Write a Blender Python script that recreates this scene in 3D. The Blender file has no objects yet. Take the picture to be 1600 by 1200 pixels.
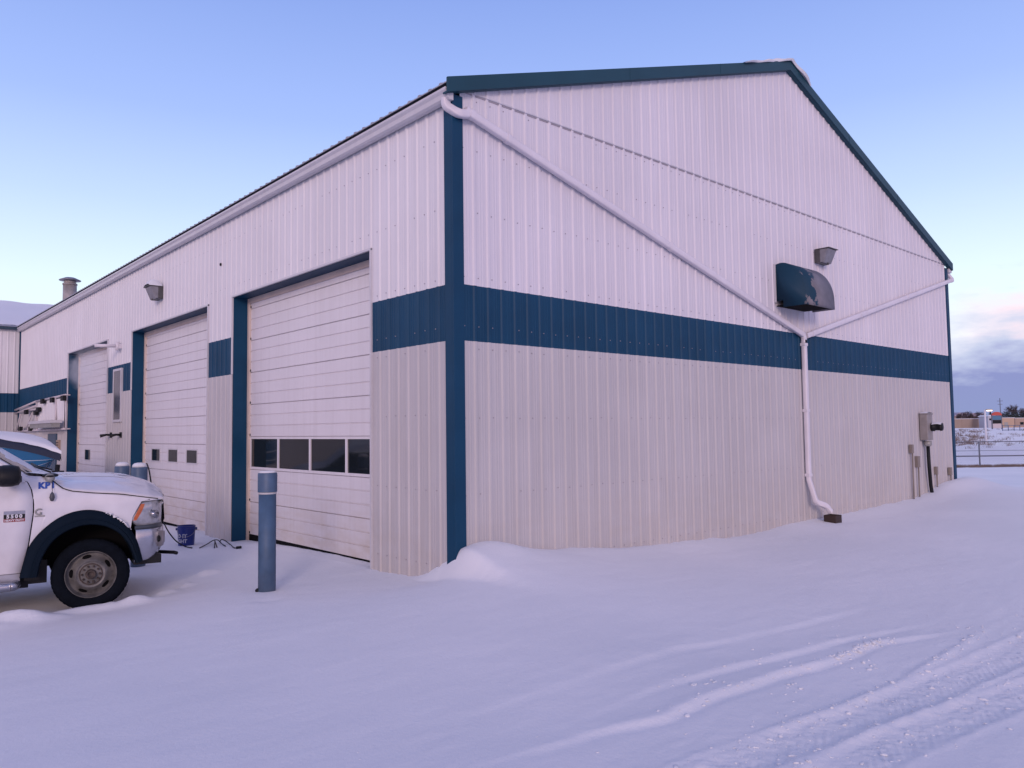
import bpy, bmesh, math, random
import numpy as np
from mathutils import Vector, Matrix
random.seed(7)
R = math.radians
C = bpy.context.scene.collection
sc = bpy.context.scene

# ------------------------------------------------------------------ camera
CAM = Vector((-5.7501, -7.4529, 1.7))
YAW, PITCH, ROLL, FPX = 0.8394, 0.0592, -0.0128, 1201.5
Fw = Vector((math.cos(YAW)*math.cos(PITCH), math.sin(YAW)*math.cos(PITCH), math.sin(PITCH)))
Rt0 = Vector((math.sin(YAW), -math.cos(YAW), 0)); Up0 = Rt0.cross(Fw)
Rt = Rt0*math.cos(ROLL) + Up0*math.sin(ROLL); Up = -Rt0*math.sin(ROLL) + Up0*math.cos(ROLL)
cd = bpy.data.cameras.new('camera'); cam = bpy.data.objects.new('camera', cd); C.objects.link(cam)
cam.matrix_world = Matrix(((Rt.x, Up.x, -Fw.x, CAM.x), (Rt.y, Up.y, -Fw.y, CAM.y), (Rt.z, Up.z, -Fw.z, CAM.z), (0, 0, 0, 1)))
cd.sensor_width = 36; cd.lens = 36*FPX/1600; cd.clip_end = 20000; cd.clip_start = .05
sc.camera = cam
sc.render.resolution_x, sc.render.resolution_y = 1024, 768
sc.view_settings.view_transform = 'Standard'; sc.view_settings.look = 'None'
sc.view_settings.exposure = 0.30; sc.cycles.volume_bounces = 4; sc.view_settings.gamma = 1

def at(x, y, D):            # a point D metres deep seen at x, y of the photograph (survey helper)
    return CAM + (Fw + Rt*((x-800)/FPX) + Up*((600-y)/FPX))*D
def srgb(r, g, b):
    return tuple(((c/255)/12.92 if c/255 <= .04045 else ((c/255+.055)/1.055)**2.4) for c in (r, g, b))

# ------------------------------------------------------------------ world (dusk sky) and sun
world = bpy.data.worlds.new("World"); sc.world = world; world.use_nodes = True
nt = world.node_tree; nt.nodes.clear()
SUN_EL, SUN_AZ = R(14), R(230)      # azimuth of the light, counted from +X
def wn(t, **k):
    n = nt.nodes.new(t)
    for a, b in k.items(): setattr(n, a, b)
    return n
def wm(op, a, b=None, c=None, clamp=False):
    n = wn('ShaderNodeMath', operation=op, use_clamp=clamp)
    for i, v in enumerate((a, b, c)):
        if v is None: continue
        if isinstance(v, (int, float)): n.inputs[i].default_value = v
        else: nt.links.new(v, n.inputs[i])
    return n.outputs[0]
def wmix(f, a, b, blend='MIX'):
    n = wn('ShaderNodeMix', data_type='RGBA', blend_type=blend)
    for s, v in ((n.inputs[0], f), (n.inputs[6], a), (n.inputs[7], b)):
        if isinstance(v, (int, float)): s.default_value = v
        elif isinstance(v, tuple): s.default_value = (*v, 1)
        else: nt.links.new(v, s)
    return n.outputs[2]
def wramp(f, stops):
    n = wn('ShaderNodeValToRGB'); cr = n.color_ramp
    while len(cr.elements) < len(stops): cr.elements.new(.5)
    for e, (p, c) in zip(cr.elements, stops): e.position = p; e.color = (*c, 1)
    nt.links.new(f, n.inputs[0]); return n.outputs[0]
tc = wn('ShaderNodeTexCoord'); nm = wn('ShaderNodeVectorMath', operation='NORMALIZE'); nt.links.new(tc.outputs['Generated'], nm.inputs[0])
sp = wn('ShaderNodeSeparateXYZ'); nt.links.new(nm.outputs[0], sp.inputs[0])
X, Y, Z = sp.outputs
front = wramp(Z, [(0.0, srgb(196, 202, 232)), (.10, srgb(222, 232, 240)), (.17, srgb(214, 232, 242)), (.27, srgb(182, 204, 242)), (.37, srgb(153, 177, 234)), (.50, srgb(129, 154, 218)), (.75, srgb(110, 130, 192)), (1, srgb(104, 118, 176))])
back = wramp(Z, [(0.0, srgb(208, 188, 208)), (.10, srgb(242, 198, 208)), (.25, srgb(236, 204, 218)), (.5, srgb(178, 176, 214)), (1, srgb(110, 125, 182))])
az = wm('ADD', wm('MULTIPLY', X, math.cos(YAW)), wm('MULTIPLY', Y, math.sin(YAW)))
fb = wm('MULTIPLY_ADD', az, .9, .32, clamp=True)
sky = wmix(fb, back, front)
# cloud bank low on the right
mp = wn('ShaderNodeMapping'); mp.inputs['Scale'].default_value = (5, 5, 16); nt.links.new(nm.outputs[0], mp.inputs[0])
nz = wn('ShaderNodeTexNoise'); nz.inputs['Scale'].default_value = 1.6; nz.inputs['Detail'].default_value = 6; nz.inputs['Roughness'].default_value = .55
nt.links.new(mp.outputs[0], nz.inputs[0])
N = wm('SUBTRACT', nz.outputs['Fac'], .5)
# right-ness: azimuth measured by the camera's right direction
rx = wm('ADD', wm('MULTIPLY', X, math.sin(YAW)), wm('MULTIPLY', Y, -math.cos(YAW)))
right = wm('MULTIPLY', wm('SUBTRACT', rx, .36), 9, clamp=True)
topz = wm('ADD', wm('MULTIPLY', N, .17), wm('MULTIPLY_ADD', rx, .30, -.030))
dens = wm('MULTIPLY', wm('MULTIPLY', wm('SUBTRACT', topz, Z), 15, clamp=True), right)
nz2 = wn('ShaderNodeTexNoise'); nz2.inputs['Scale'].default_value = 3.1; nz2.inputs['Detail'].default_value = 5; nt.links.new(mp.outputs[0], nz2.inputs[0])
wisp = wm('MULTIPLY', wm('MULTIPLY', wm('SUBTRACT', nz2.outputs['Fac'], .56), 6, clamp=True), wm('MULTIPLY', wm('SUBTRACT', .19, wm('ABSOLUTE', wm('SUBTRACT', Z, .13))), 6, clamp=True))
sky = wmix(wm('MULTIPLY', wm('MULTIPLY', wisp, right), .38), sky, srgb(188, 196, 226))
edge = wm('MULTIPLY', wm('MULTIPLY', wm('SUBTRACT', .030, wm('ABSOLUTE', wm('SUBTRACT', Z, wm('SUBTRACT', topz, .004)))), 36, clamp=True), wm('MULTIPLY', wm('SUBTRACT', rx, .485), 16, clamp=True))
cl = wramp(Z, [(0, srgb(128, 140, 184)), (.05, srgb(126, 134, 184)), (.10, srgb(136, 138, 190)), (.15, srgb(168, 162, 206))])
sky = wmix(dens, sky, cl)
sky = wmix(wm('MULTIPLY', edge, .5), sky, srgb(246, 196, 208))
# a faint physical sky underneath, sun at the lamp's direction
st = wn('ShaderNodeTexSky'); st.sky_type = 'NISHITA'; st.sun_disc = False
st.sun_elevation = SUN_EL; st.sun_rotation = R(90) - SUN_AZ
bg1 = wn('ShaderNodeBackground'); bg1.inputs[1].default_value = 1.0; nt.links.new(sky, bg1.inputs[0])
bg2 = wn('ShaderNodeBackground'); bg2.inputs[1].default_value = 0.004; nt.links.new(st.outputs[0], bg2.inputs[0])
ad = wn('ShaderNodeAddShader'); nt.links.new(bg1.outputs[0], ad.inputs[0]); nt.links.new(bg2.outputs[0], ad.inputs[1])
wo = wn('ShaderNodeOutputWorld'); nt.links.new(ad.outputs[0], wo.inputs[0])
sl = bpy.data.lights.new('sun', 'SUN'); sl.energy = 0.95; sl.angle = R(14); sl.color = (1, .77, .74)
so = bpy.data.objects.new('sun', sl); C.objects.link(so)
sd = Vector((math.cos(SUN_AZ)*math.cos(SUN_EL), math.sin(SUN_AZ)*math.cos(SUN_EL), math.sin(SUN_EL)))
so.rotation_euler = sd.to_track_quat('Z', 'Y').to_euler(); so.location = (-20, -20, 20)

# ------------------------------------------------------------------ helpers
def tag(o, label=None, cat=None, group=None, kind=None):
    if label: o['label'] = label
    if cat: o['category'] = cat
    if group: o['group'] = group
    if kind: o['kind'] = kind
    return o
def thing(name, loc, label, cat, rz=0, group=None):
    o = bpy.data.objects.new(name, None); C.objects.link(o); o.empty_display_size = .2
    o.location = loc; o.rotation_euler = (0, 0, rz)
    return tag(o, label, cat, group)

def mat(name, col, rough=.5, metal=0, spec=.5, var=.0, vscale=3, streak=0, bump=0, bscale=40, emis=0, coat=0, dirt=None, sheet=0):
    m = bpy.data.materials.new(name); m.use_nodes = True; t = m.node_tree; b = t.nodes['Principled BSDF']
    b.inputs['Base Color'].default_value = (*col, 1); b.inputs['Roughness'].default_value = rough
    b.inputs['Metallic'].default_value = metal; b.inputs['Specular IOR Level'].default_value = spec
    if coat: b.inputs['Coat Weight'].default_value = coat; b.inputs['Coat Roughness'].default_value = .15
    if emis: b.inputs['Emission Color'].default_value = (*col, 1); b.inputs['Emission Strength'].default_value = emis
    L = t.links.new; tx = t.nodes.new('ShaderNodeTexCoord')
    cur = None
    def noise(scale, det, sx=(1, 1, 1), rough_=.5):
        mp = t.nodes.new('ShaderNodeMapping'); mp.inputs['Scale'].default_value = sx; L(tx.outputs['Object'], mp.inputs[0])
        n = t.nodes.new('ShaderNodeTexNoise'); n.inputs['Scale'].default_value = scale; n.inputs['Detail'].default_value = det; n.inputs['Roughness'].default_value = rough_
        L(mp.outputs[0], n.inputs[0]); return n.outputs['Fac']
    def mixc(f, a, c2, bt='MIX'):
        x = t.nodes.new('ShaderNodeMix'); x.data_type = 'RGBA'; x.blend_type = bt
        for s, v in ((x.inputs[0], f), (x.inputs[6], a), (x.inputs[7], c2)):
            if isinstance(v, (int, float)): s.default_value = v
            elif isinstance(v, tuple): s.default_value = (*v[:3], 1)
            else: L(v, s)
        return x.outputs[2]
    def rng(f, a, b_, c_, d_):
        x = t.nodes.new('ShaderNodeMapRange'); x.inputs[1].default_value = a; x.inputs[2].default_value = b_; x.inputs[3].default_value = c_; x.inputs[4].default_value = d_
        L(f, x.inputs[0]); return x.outputs[0]
    cur = tuple(col)
    if var:
        f = rng(noise(vscale, 5), .3, .7, 0, 1)
        cur = mixc(f, tuple(c*(1-var) for c in col), tuple(min(1, c*(1+var)) for c in col))
    if streak:
        f = rng(noise(1.0, 6, (9, 9, .35), .6), .45, .75, 0, streak)
        cur = mixc(f, cur, tuple(c*.62 for c in (col[0], col[1]*.97, col[2]*.9)))
    if sheet:   # every cladding sheet (four ribs) weathers a little differently
        so_ = t.nodes.new('ShaderNodeSeparateXYZ'); L(tx.outputs['Object'], so_.inputs[0])
        ad_ = t.nodes.new('ShaderNodeMath'); ad_.operation = 'ADD'; L(so_.outputs[0], ad_.inputs[0]); L(so_.outputs[1], ad_.inputs[1])
        dv_ = t.nodes.new('ShaderNodeMath'); dv_.operation = 'DIVIDE'; L(ad_.outputs[0], dv_.inputs[0]); dv_.inputs[1].default_value = .9144
        fl_ = t.nodes.new('ShaderNodeMath'); fl_.operation = 'FLOOR'; L(dv_.outputs[0], fl_.inputs[0])
        wn_ = t.nodes.new('ShaderNodeTexWhiteNoise'); wn_.noise_dimensions = '1D'; L(fl_.outputs[0], wn_.inputs['W'])
        cur = mixc(rng(wn_.outputs['Value'], 0, 1, 0, .30), cur, tuple(c*.86 for c in col))
    if dirt:    # (z0, z1, colour, amount): splash dirt low on the surface, broken up by noise
        sz = t.nodes.new('ShaderNodeSeparateXYZ'); L(tx.outputs['Object'], sz.inputs[0])
        f = rng(sz.outputs[2], dirt[0], dirt[1], dirt[3], 0)
        g = rng(noise(2.2, 6, (1, 1, 2.5)), .3, .65, .15, 1)
        mm = t.nodes.new('ShaderNodeMath'); mm.operation = 'MULTIPLY'; mm.use_clamp = True; L(f, mm.inputs[0]); L(g, mm.inputs[1])
        cur = mixc(mm.outputs[0], cur, dirt[2])
    if not isinstance(cur, tuple): L(cur, b.inputs['Base Color'])
    if bump:
        bn = t.nodes.new('ShaderNodeBump'); bn.inputs['Strength'].default_value = bump; bn.inputs['Distance'].default_value = .02
        L(noise(bscale, 4), bn.inputs['Height']); L(bn.outputs[0], b.inputs['Normal'])
    return m

class MB:
    def __init__(s): s.v = []; s.f = []; s.m = []; s.sm = []
    def add(s, vs, fs, mi=0, smooth=False, M=None):
        o = len(s.v)
        for v in vs:
            v = Vector(v)
            if M is not None: v = M @ v
            s.v.append(tuple(v))
        for f in fs: s.f.append([i+o for i in f]); s.m.append(mi); s.sm.append(smooth)
        return s
    def box(s, c, d, mi=0, M=None, rot=None):
        x, y, z = (d[0]/2, d[1]/2, d[2]/2)
        vs = [Vector((sx*x, sy*y, sz*z)) for sz in (-1, 1) for sy in (-1, 1) for sx in (-1, 1)]
        if rot is not None: vs = [rot @ v for v in vs]
        vs = [v + Vector(c) for v in vs]
        return s.add(vs, [(0, 2, 3, 1), (4, 5, 7, 6), (0, 1, 5, 4), (2, 6, 7, 3), (0, 4, 6, 2), (1, 3, 7, 5)], mi, False, M)
    def bb(s, x0, x1, y0, y1, z0, z1, mi=0, M=None):
        return s.box(((x0+x1)/2, (y0+y1)/2, (z0+z1)/2), (abs(x1-x0), abs(y1-y0), abs(z1-z0)), mi, M)
    def sweep(s, path, sec, mi=0, smooth=True, up=Vector((0, 0, 1)), caps=True, M=None, scale=None):
        P = [Vector(p) for p in path]; n = len(sec); vs = []; fs = []
        for i, p in enumerate(P):
            t = (P[min(i+1, len(P)-1)] - P[max(i-1, 0)]).normalized()
            u = up - t*up.dot(t)
            if u.length < 1e-3: u = Vector((0, 1, 0)) - t*t.y
            u.normalize(); w = t.cross(u)
            k = 1
            if 0 < i < len(P)-1:
                a = (P[i]-P[i-1]).normalized(); b = (P[i+1]-P[i]).normalized(); cth = max(.3, math.sqrt(max(0, (1+a.dot(b))/2))); k = 1
            sc_ = scale[i] if scale else 1
            for (a_, b_) in sec: vs.append(p + w*a_*k*sc_ + u*b_*sc_)
        for i in range(len(P)-1):
            for j in range(n):
                a = i*n+j; b = i*n+(j+1) % n
                fs.append((a, b, b+n, a+n))
        if caps: fs.append(tuple(range(n-1, -1, -1))); fs.append(tuple(range((len(P)-1)*n, len(P)*n)))
        return s.add(vs, fs, mi, smooth, M)
    def tube(s, path, r, mi=0, n=10, M=None, scale=None, caps=True):
        sec = [(r*math.cos(2*math.pi*i/n), r*math.sin(2*math.pi*i/n)) for i in range(n)]
        return s.sweep(path, sec, mi, True, Vector((.02, .03, 1)), caps, M, scale)
    def lathe(s, prof, n=32, mi=0, M=None, smooth=True, cap0=True, cap1=True):   # prof (r, z) about z
        vs = []; fs = []
        for r, z in prof:
            for i in range(n): a = 2*math.pi*i/n; vs.append((r*math.cos(a), r*math.sin(a), z))
        for k in range(len(prof)-1):
            for i in range(n): a = k*n+i; b = k*n+(i+1) % n; fs.append((a, b, b+n, a+n))
        if cap0 and prof[0][0] > 1e-4: fs.append(tuple(range(n-1, -1, -1)))
        if cap1 and prof[-1][0] > 1e-4: fs.append(tuple(range((len(prof)-1)*n, len(prof)*n)))
        return s.add(vs, fs, mi, smooth, M)
    def prism(s, poly, h0, h1, axis='y', mi=0, M=None, smooth=False):   # poly in the two other axes
        def P(a, b, h): return {'y': (a, h, b), 'x': (h, a, b), 'z': (a, b, h)}[axis]
        n = len(poly); vs = [P(a, b, h0) for a, b in poly] + [P(a, b, h1) for a, b in poly]
        fs = [tuple(range(n)), tuple(range(2*n-1, n-1, -1))] + [(i, i+n, (i+1) % n+n, (i+1) % n) for i in range(n)]
        return s.add(vs, fs, mi, smooth, M)
    def loft(s, secs, mi=0, smooth=True, closed=False, caps=False, M=None):
        n = len(secs[0]); vs = [p for q in secs for p in q]; fs = []
        for i in range(len(secs)-1):
            for j in range(n if closed else n-1):
                a = i*n+j; b = i*n+(j+1) % n; fs.append((a, b, b+n, a+n))
        if caps: fs.append(tuple(range(n-1, -1, -1))); fs.append(tuple(range((len(secs)-1)*n, len(secs)*n)))
        return s.add(vs, fs, mi, smooth, M)
    def mesh(s, name, mats):
        me = bpy.data.meshes.new(name); me.from_pydata(s.v, [], s.f)
        for m in (mats if isinstance(mats, (list, tuple)) else [mats]): me.materials.append(m)
        me.polygons.foreach_set('material_index', s.m); me.polygons.foreach_set('use_smooth', s.sm); me.update()
        bm = bmesh.new(); bm.from_mesh(me); bmesh.ops.recalc_face_normals(bm, faces=bm.faces); bm.to_mesh(me); bm.free()
        return me
    def build(s, name, mats, parent=None, bevel=0, autosmooth=None, label=None):
        o = bpy.data.objects.new(name, s.mesh(name, mats)); C.objects.link(o)
        if parent: o.parent = parent
        if bevel:
            b = o.modifiers.new('bevel', 'BEVEL'); b.width = bevel; b.segments = 2; b.limit_method = 'ANGLE'; b.angle_limit = R(35)
        if autosmooth:
            o.data.polygons.foreach_set('use_smooth', [True]*len(o.data.polygons))
            bm = bmesh.new(); bm.from_mesh(o.data)
            for e in bm.edges:
                if len(e.link_faces) == 2 and e.calc_face_angle(0) > R(autosmooth): e.smooth = False
            bm.to_mesh(o.data); bm.free()
        if label: o['label'] = label
        return o

def vnoise(x, y, seed=0):       # value noise in numpy
    xi = np.floor(x).astype(np.int64); yi = np.floor(y).astype(np.int64); fx = x-xi; fy = y-yi
    def h(a, b):
        n = (a*374761393 + b*668265263 + seed*974634777) & 0x7fffffff
        n = ((n ^ (n >> 13))*1274126177) & 0x7fffffff
        return ((n ^ (n >> 16)) & 0xffff)/65535.0
    u = fx*fx*(3-2*fx); w = fy*fy*(3-2*fy)
    return (h(xi, yi)*(1-u)+h(xi+1, yi)*u)*(1-w) + (h(xi, yi+1)*(1-u)+h(xi+1, yi+1)*u)*w - .5
def fbm(x, y, o=4, seed=0):
    r = 0; a = 1
    for i in range(o): r = r + a*vnoise(x*2**i, y*2**i, seed+i); a *= .5
    return r

# ------------------------------------------------------------------ materials
WHITE = mat('white_steel_cladding', (.70, .69, .715), .5, spec=.3, var=.04, vscale=.7, sheet=1, streak=.14, bump=.06, bscale=7)
GABLE = mat('gable_steel_cladding', (.67, .65, .695), .5, spec=.3, var=.05, vscale=.6, sheet=1, streak=.18, bump=.06, bscale=7)
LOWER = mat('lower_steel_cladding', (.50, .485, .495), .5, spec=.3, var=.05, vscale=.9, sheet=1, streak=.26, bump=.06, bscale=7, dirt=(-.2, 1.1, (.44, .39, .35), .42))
BLUE = mat('blue_steel', (.0055, .050, .108), .5, spec=.2, var=.12, vscale=1.5, streak=.15)
BLUET = mat('blue_trim_steel', (.0048, .046, .100), .5, spec=.2, var=.12, vscale=1.5, streak=.1)
RAKE = mat('rake_trim_steel', (.012, .058, .086), .5, spec=.25, var=.10, vscale=1.2)
SOFF = mat('dark_soffit', (.02, .05, .08), .5)
GUT = mat('gutter_white', (.56, .55, .58), .38, var=.04, streak=.15)
PIPE = mat('downspout_white', (.68, .65, .69), .38, var=.05, streak=.12)
ROOFM = mat('galvanised_roof', (.34, .35, .40), .5, metal=.1, var=.1)
DOORM = mat('white_door_panel', (.70, .675, .70), .4, var=.03, vscale=1.0, streak=.22, bump=.05, bscale=5, dirt=(-.3, .9, (.52, .44, .36), .75))
TRACK = mat('cream_jamb_seal', (.60, .50, .44), .5, var=.1, dirt=(-.3, 2.0, (.45, .34, .26), .6))
DARKG = mat('dark_glass', (.010, .014, .017), .05, spec=.34)
GREYG = mat('grey_glass', (.10, .10, .11), .12, spec=.6, var=.4, vscale=1.3)
GAP = mat('dark_gap', (.006, .006, .007), .9, spec=.1)
SCREW = mat('screw_heads', (.30, .28, .31), .5)
BLACK = mat('black_plastic', (.006, .007, .009), .55, spec=.3)
STEEL = mat('bare_steel', (.28, .27, .29), .4, metal=.7, var=.2, vscale=8)
GALV = mat('galvanised_grey', (.30, .30, .29), .5, metal=.2, var=.15, vscale=5)
SNOW = None

def snow_material():
    m = bpy.data.materials.new('snow'); m.use_nodes = True; t = m.node_tree; b = t.nodes['Principled BSDF']; L = t.links.new
    b.inputs['Roughness'].default_value = .62; b.inputs['Specular IOR Level'].default_value = .25
    b.inputs['Sheen Weight'].default_value = .15
    tx = t.nodes.new('ShaderNodeTexCoord')
    def nz(scale, det, s=(1, 1, 1)):
        mp = t.nodes.new('ShaderNodeMapping'); mp.inputs['Scale'].default_value = s; L(tx.outputs['Object'], mp.inputs[0])
        n = t.nodes.new('ShaderNodeTexNoise'); n.inputs['Scale'].default_value = scale; n.inputs['Detail'].default_value = det; L(mp.outputs[0], n.inputs[0]); return n.outputs['Fac']
    cr = t.nodes.new('ShaderNodeValToRGB'); cr.color_ramp.elements[0].position = .3; cr.color_ramp.elements[1].position = .7
    cr.color_ramp.elements[0].color = (.67, .69, .725, 1); cr.color_ramp.elements[1].color = (.755, .76, .785, 1)
    L(nz(.35, 4), cr.inputs[0]); L(cr.outputs[0], b.inputs['Base Color'])
    prev = None
    for sc_, st_, d_, s in ((170, .5, .004, (1, 1, 1)), (34, .35, .008, (1, 1, 1)), (3.2, .3, .03, (.6, 1.8, 1))):
        bp = t.nodes.new('ShaderNodeBump'); bp.inputs['Strength'].default_value = st_; bp.inputs['Distance'].default_value = d_
        L(nz(sc_, 3, s), bp.inputs['Height'])
        if prev: L(prev, bp.inputs['Normal'])
        prev = bp.outputs[0]
    L(prev, b.inputs['Normal'])
    return m
SNOW = snow_material()

# ------------------------------------------------------------------ snow ground
W, ZT, ZB, ZE, ZR, ZRK, SEAM, ZH, YEND = 16.743, 3.5165, 2.8099, 5.8588, 8.915, 6.049, 5.994, 4.269, 28.03
CTRL = [(.3, 0, .02), (1.2, 0, -0.075), (2.2, 0, -0.107), (2.9, 0, -0.159), (3.5, 0, -0.197), (4.45, 0, -0.226), (5.5, 0, -0.247), (6.7, 0, -0.248), (8.2, 0, -0.224), (9.96, 0, -0.223), (11.8, 0, -0.208), (13.6, 0, -0.179), (14.6, 0, -0.124), (16.1, 0, -0.011), (16.7, 0, -0.025),
        (17.3, -.9, .03), (18.6, -2.0, -.10), (19.5, 1.5, -.30), (22, 5, -.38), (24, -3, -.30), (30, 0, -.5), (30, -12, -.45), (20, -10, -.18),
        (0, .143, -.09), (0, .4, -.14), (0, .85, -.181), (0, 1.45, -.21), (0, 1.97, -.206), (0, 3.4, -.23), (0, 5.86, -.285), (0, 6.7, -.328), (0, 8.1, -.339), (0, 10.9, -.415), (0, 16, -.45), (0, 28, -.5),
        (-2.3, 1.1, -.18), (-3.4, 2.5, -.30), (-4.5, 1.0, -.22), (-3.5, 5, -.32), (-3, 9, -.38), (-8, 4, -.3), (-8, 12, -.42), (-14, 10, -.45), (-14, 0, -.3), (-3, -1.5, -.12), (-6, -2, -.16),
        (-5.7, -7.4, -.1), (-2, -4.5, -.12), (1, -3, -.12), (3, -2, -.14), (6, -2.5, -.16), (10, -3, -.16), (14, -3, -.12), (4, -6, -.12), (10, -8, -.15), (0, -12, -.1), (-12, -10, -.1), (-12, -20, -.1), (10, -20, -.2),
        (8, 8, -.3), (12, 12, -.4), (8, 22, -.5), (-20, 25, -.6), (-10, 30, -.6), (25, 20, -.6)]
ca = np.array(CTRL)
def tps(r): return np.where(r > 0, r*r*np.log(r+1e-12), 0)
n_ = len(ca); A = np.zeros((n_+3, n_+3)); rr = np.hypot(ca[:, None, 0]-ca[None, :, 0], ca[:, None, 1]-ca[None, :, 1])
A[:n_, :n_] = tps(rr) + np.eye(n_)*.02; A[:n_, n_] = 1; A[:n_, n_+1:] = ca[:, :2]; A[n_, :n_] = 1; A[n_+1:, :n_] = ca[:, :2].T
WT = np.linalg.solve(A, np.concatenate([ca[:, 2], np.zeros(3)]))
def base_z(x, y):
    r = np.hypot(x[..., None]-ca[:, 0], y[..., None]-ca[:, 1])
    return tps(r)@WT[:n_] + WT[n_] + WT[n_+1]*x + WT[n_+2]*y
def gauss(x, y, cx, cy, sx, sy, a=0):
    c, s_ = math.cos(a), math.sin(a); u = (x-cx)*c+(y-cy)*s_; v = -(x-cx)*s_+(y-cy)*c
    return np.exp(-(u/sx)**2-(v/sy)**2)
def sst(x, a, b): t = np.clip((x-a)/(b-a), 0, 1); return t*t*(3-2*t)
def line_d(x, y, pts):      # signed distance to a polyline running mostly along x, and position along it
    px = np.array([p[0] for p in pts]); py = np.array([p[1] for p in pts])
    yc = np.interp(x, px, py); sl_ = np.interp(x, (px[:-1]+px[1:])/2, np.diff(py)/np.diff(px))
    return (y-yc)/np.sqrt(1+sl_**2)
rs = np.random.RandomState(3)
crumbs = []
def scatter(pts, n, spread, smin, smax):
    px = np.array([p[0] for p in pts]); py = np.array([p[1] for p in pts])
    for i in range(n):
        x_ = rs.uniform(px[0], px[-1]); crumbs.append((x_, np.interp(x_, px, py)+rs.normal(0, spread), rs.uniform(smin, smax)*(.5+rs.rand()**3)))
def plan(pts, z=-.13):
    out = []
    for x_, y_ in pts:
        d = at(x_, y_, 1)-CAM; p = CAM+d*((z-CAM.z)/d.z); out.append((p.x, p.y))
    return out
def ext(P, l, rr): return [(P[0][0]-l, P[0][1]+(P[0][1]-P[1][1])/(P[1][0]-P[0][0])*l*.5)]+P+[(P[-1][0]+rr, P[-1][1]+(P[-1][1]-P[-2][1])/(P[-1][0]-P[-2][0])*rr)]
E1 = ext(plan([(762, 1109), (835, 1084), (908, 1061), (1037, 1019), (1150, 997), (1296, 960)]), 3, 4)
E2 = ext(plan([(916, 1120), (1026, 1076), (1184, 1033), (1296, 1002), (1364, 988)]), 3, 4)
E3 = ext(plan([(751, 1196), (925, 1149), (1037, 1123), (1110, 1090), (1223, 1053), (1296, 1030), (1369, 1002), (1403, 997)]), 3, 4)
T1 = ext(plan([(1130, 1200), (1262, 1149), (1430, 1085), (1600, 1010)]), 3, 9)
T2 = ext(plan([(1330, 1200), (1392, 1165), (1500, 1120), (1600, 1081)]), 3, 9)
T3 = ext(plan([(1094, 1194), (1167, 1165), (1217, 1140), (1319, 1104), (1409, 1061), (1532, 988)]), 2, 6)
scatter(E3[3:-1], 90, .035, .005, .014)
scatter(E3[6:-1], 60, .03, .008, .024)
scatter(E2[2:-1], 40, .035, .004, .013)
scatter(T3[1:-1], 90, .04, .005, .014)
scatter([(-2.5, -5.0), (3, -5.4)], 240, .16, .005, .014)
scatter([(-2.0, -5.4), (3, -5.9)], 240, .16, .005, .014)
scatter([(-1.8, -5.2), (3, -5.7)], 420, .22, .002, .006)
for i in range(50): crumbs.append((rs.uniform(-3, 3.5), rs.uniform(-6.2, -3.9), rs.uniform(.003, .009)))
for i in range(40): crumbs.append((rs.uniform(-4, 8), rs.uniform(-4.5, -.8), rs.uniform(.003, .007)))
for cx, cy in ((2.0, -4.95), (-1.0, -4.2), (-.6, -4.62), (.3, -4.75)):
    for i in range(9): crumbs.append((cx+rs.normal(0, .09), cy+rs.normal(0, .05), rs.uniform(.006, .018)))
TR = Vector((-3.374, 2.523))
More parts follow.
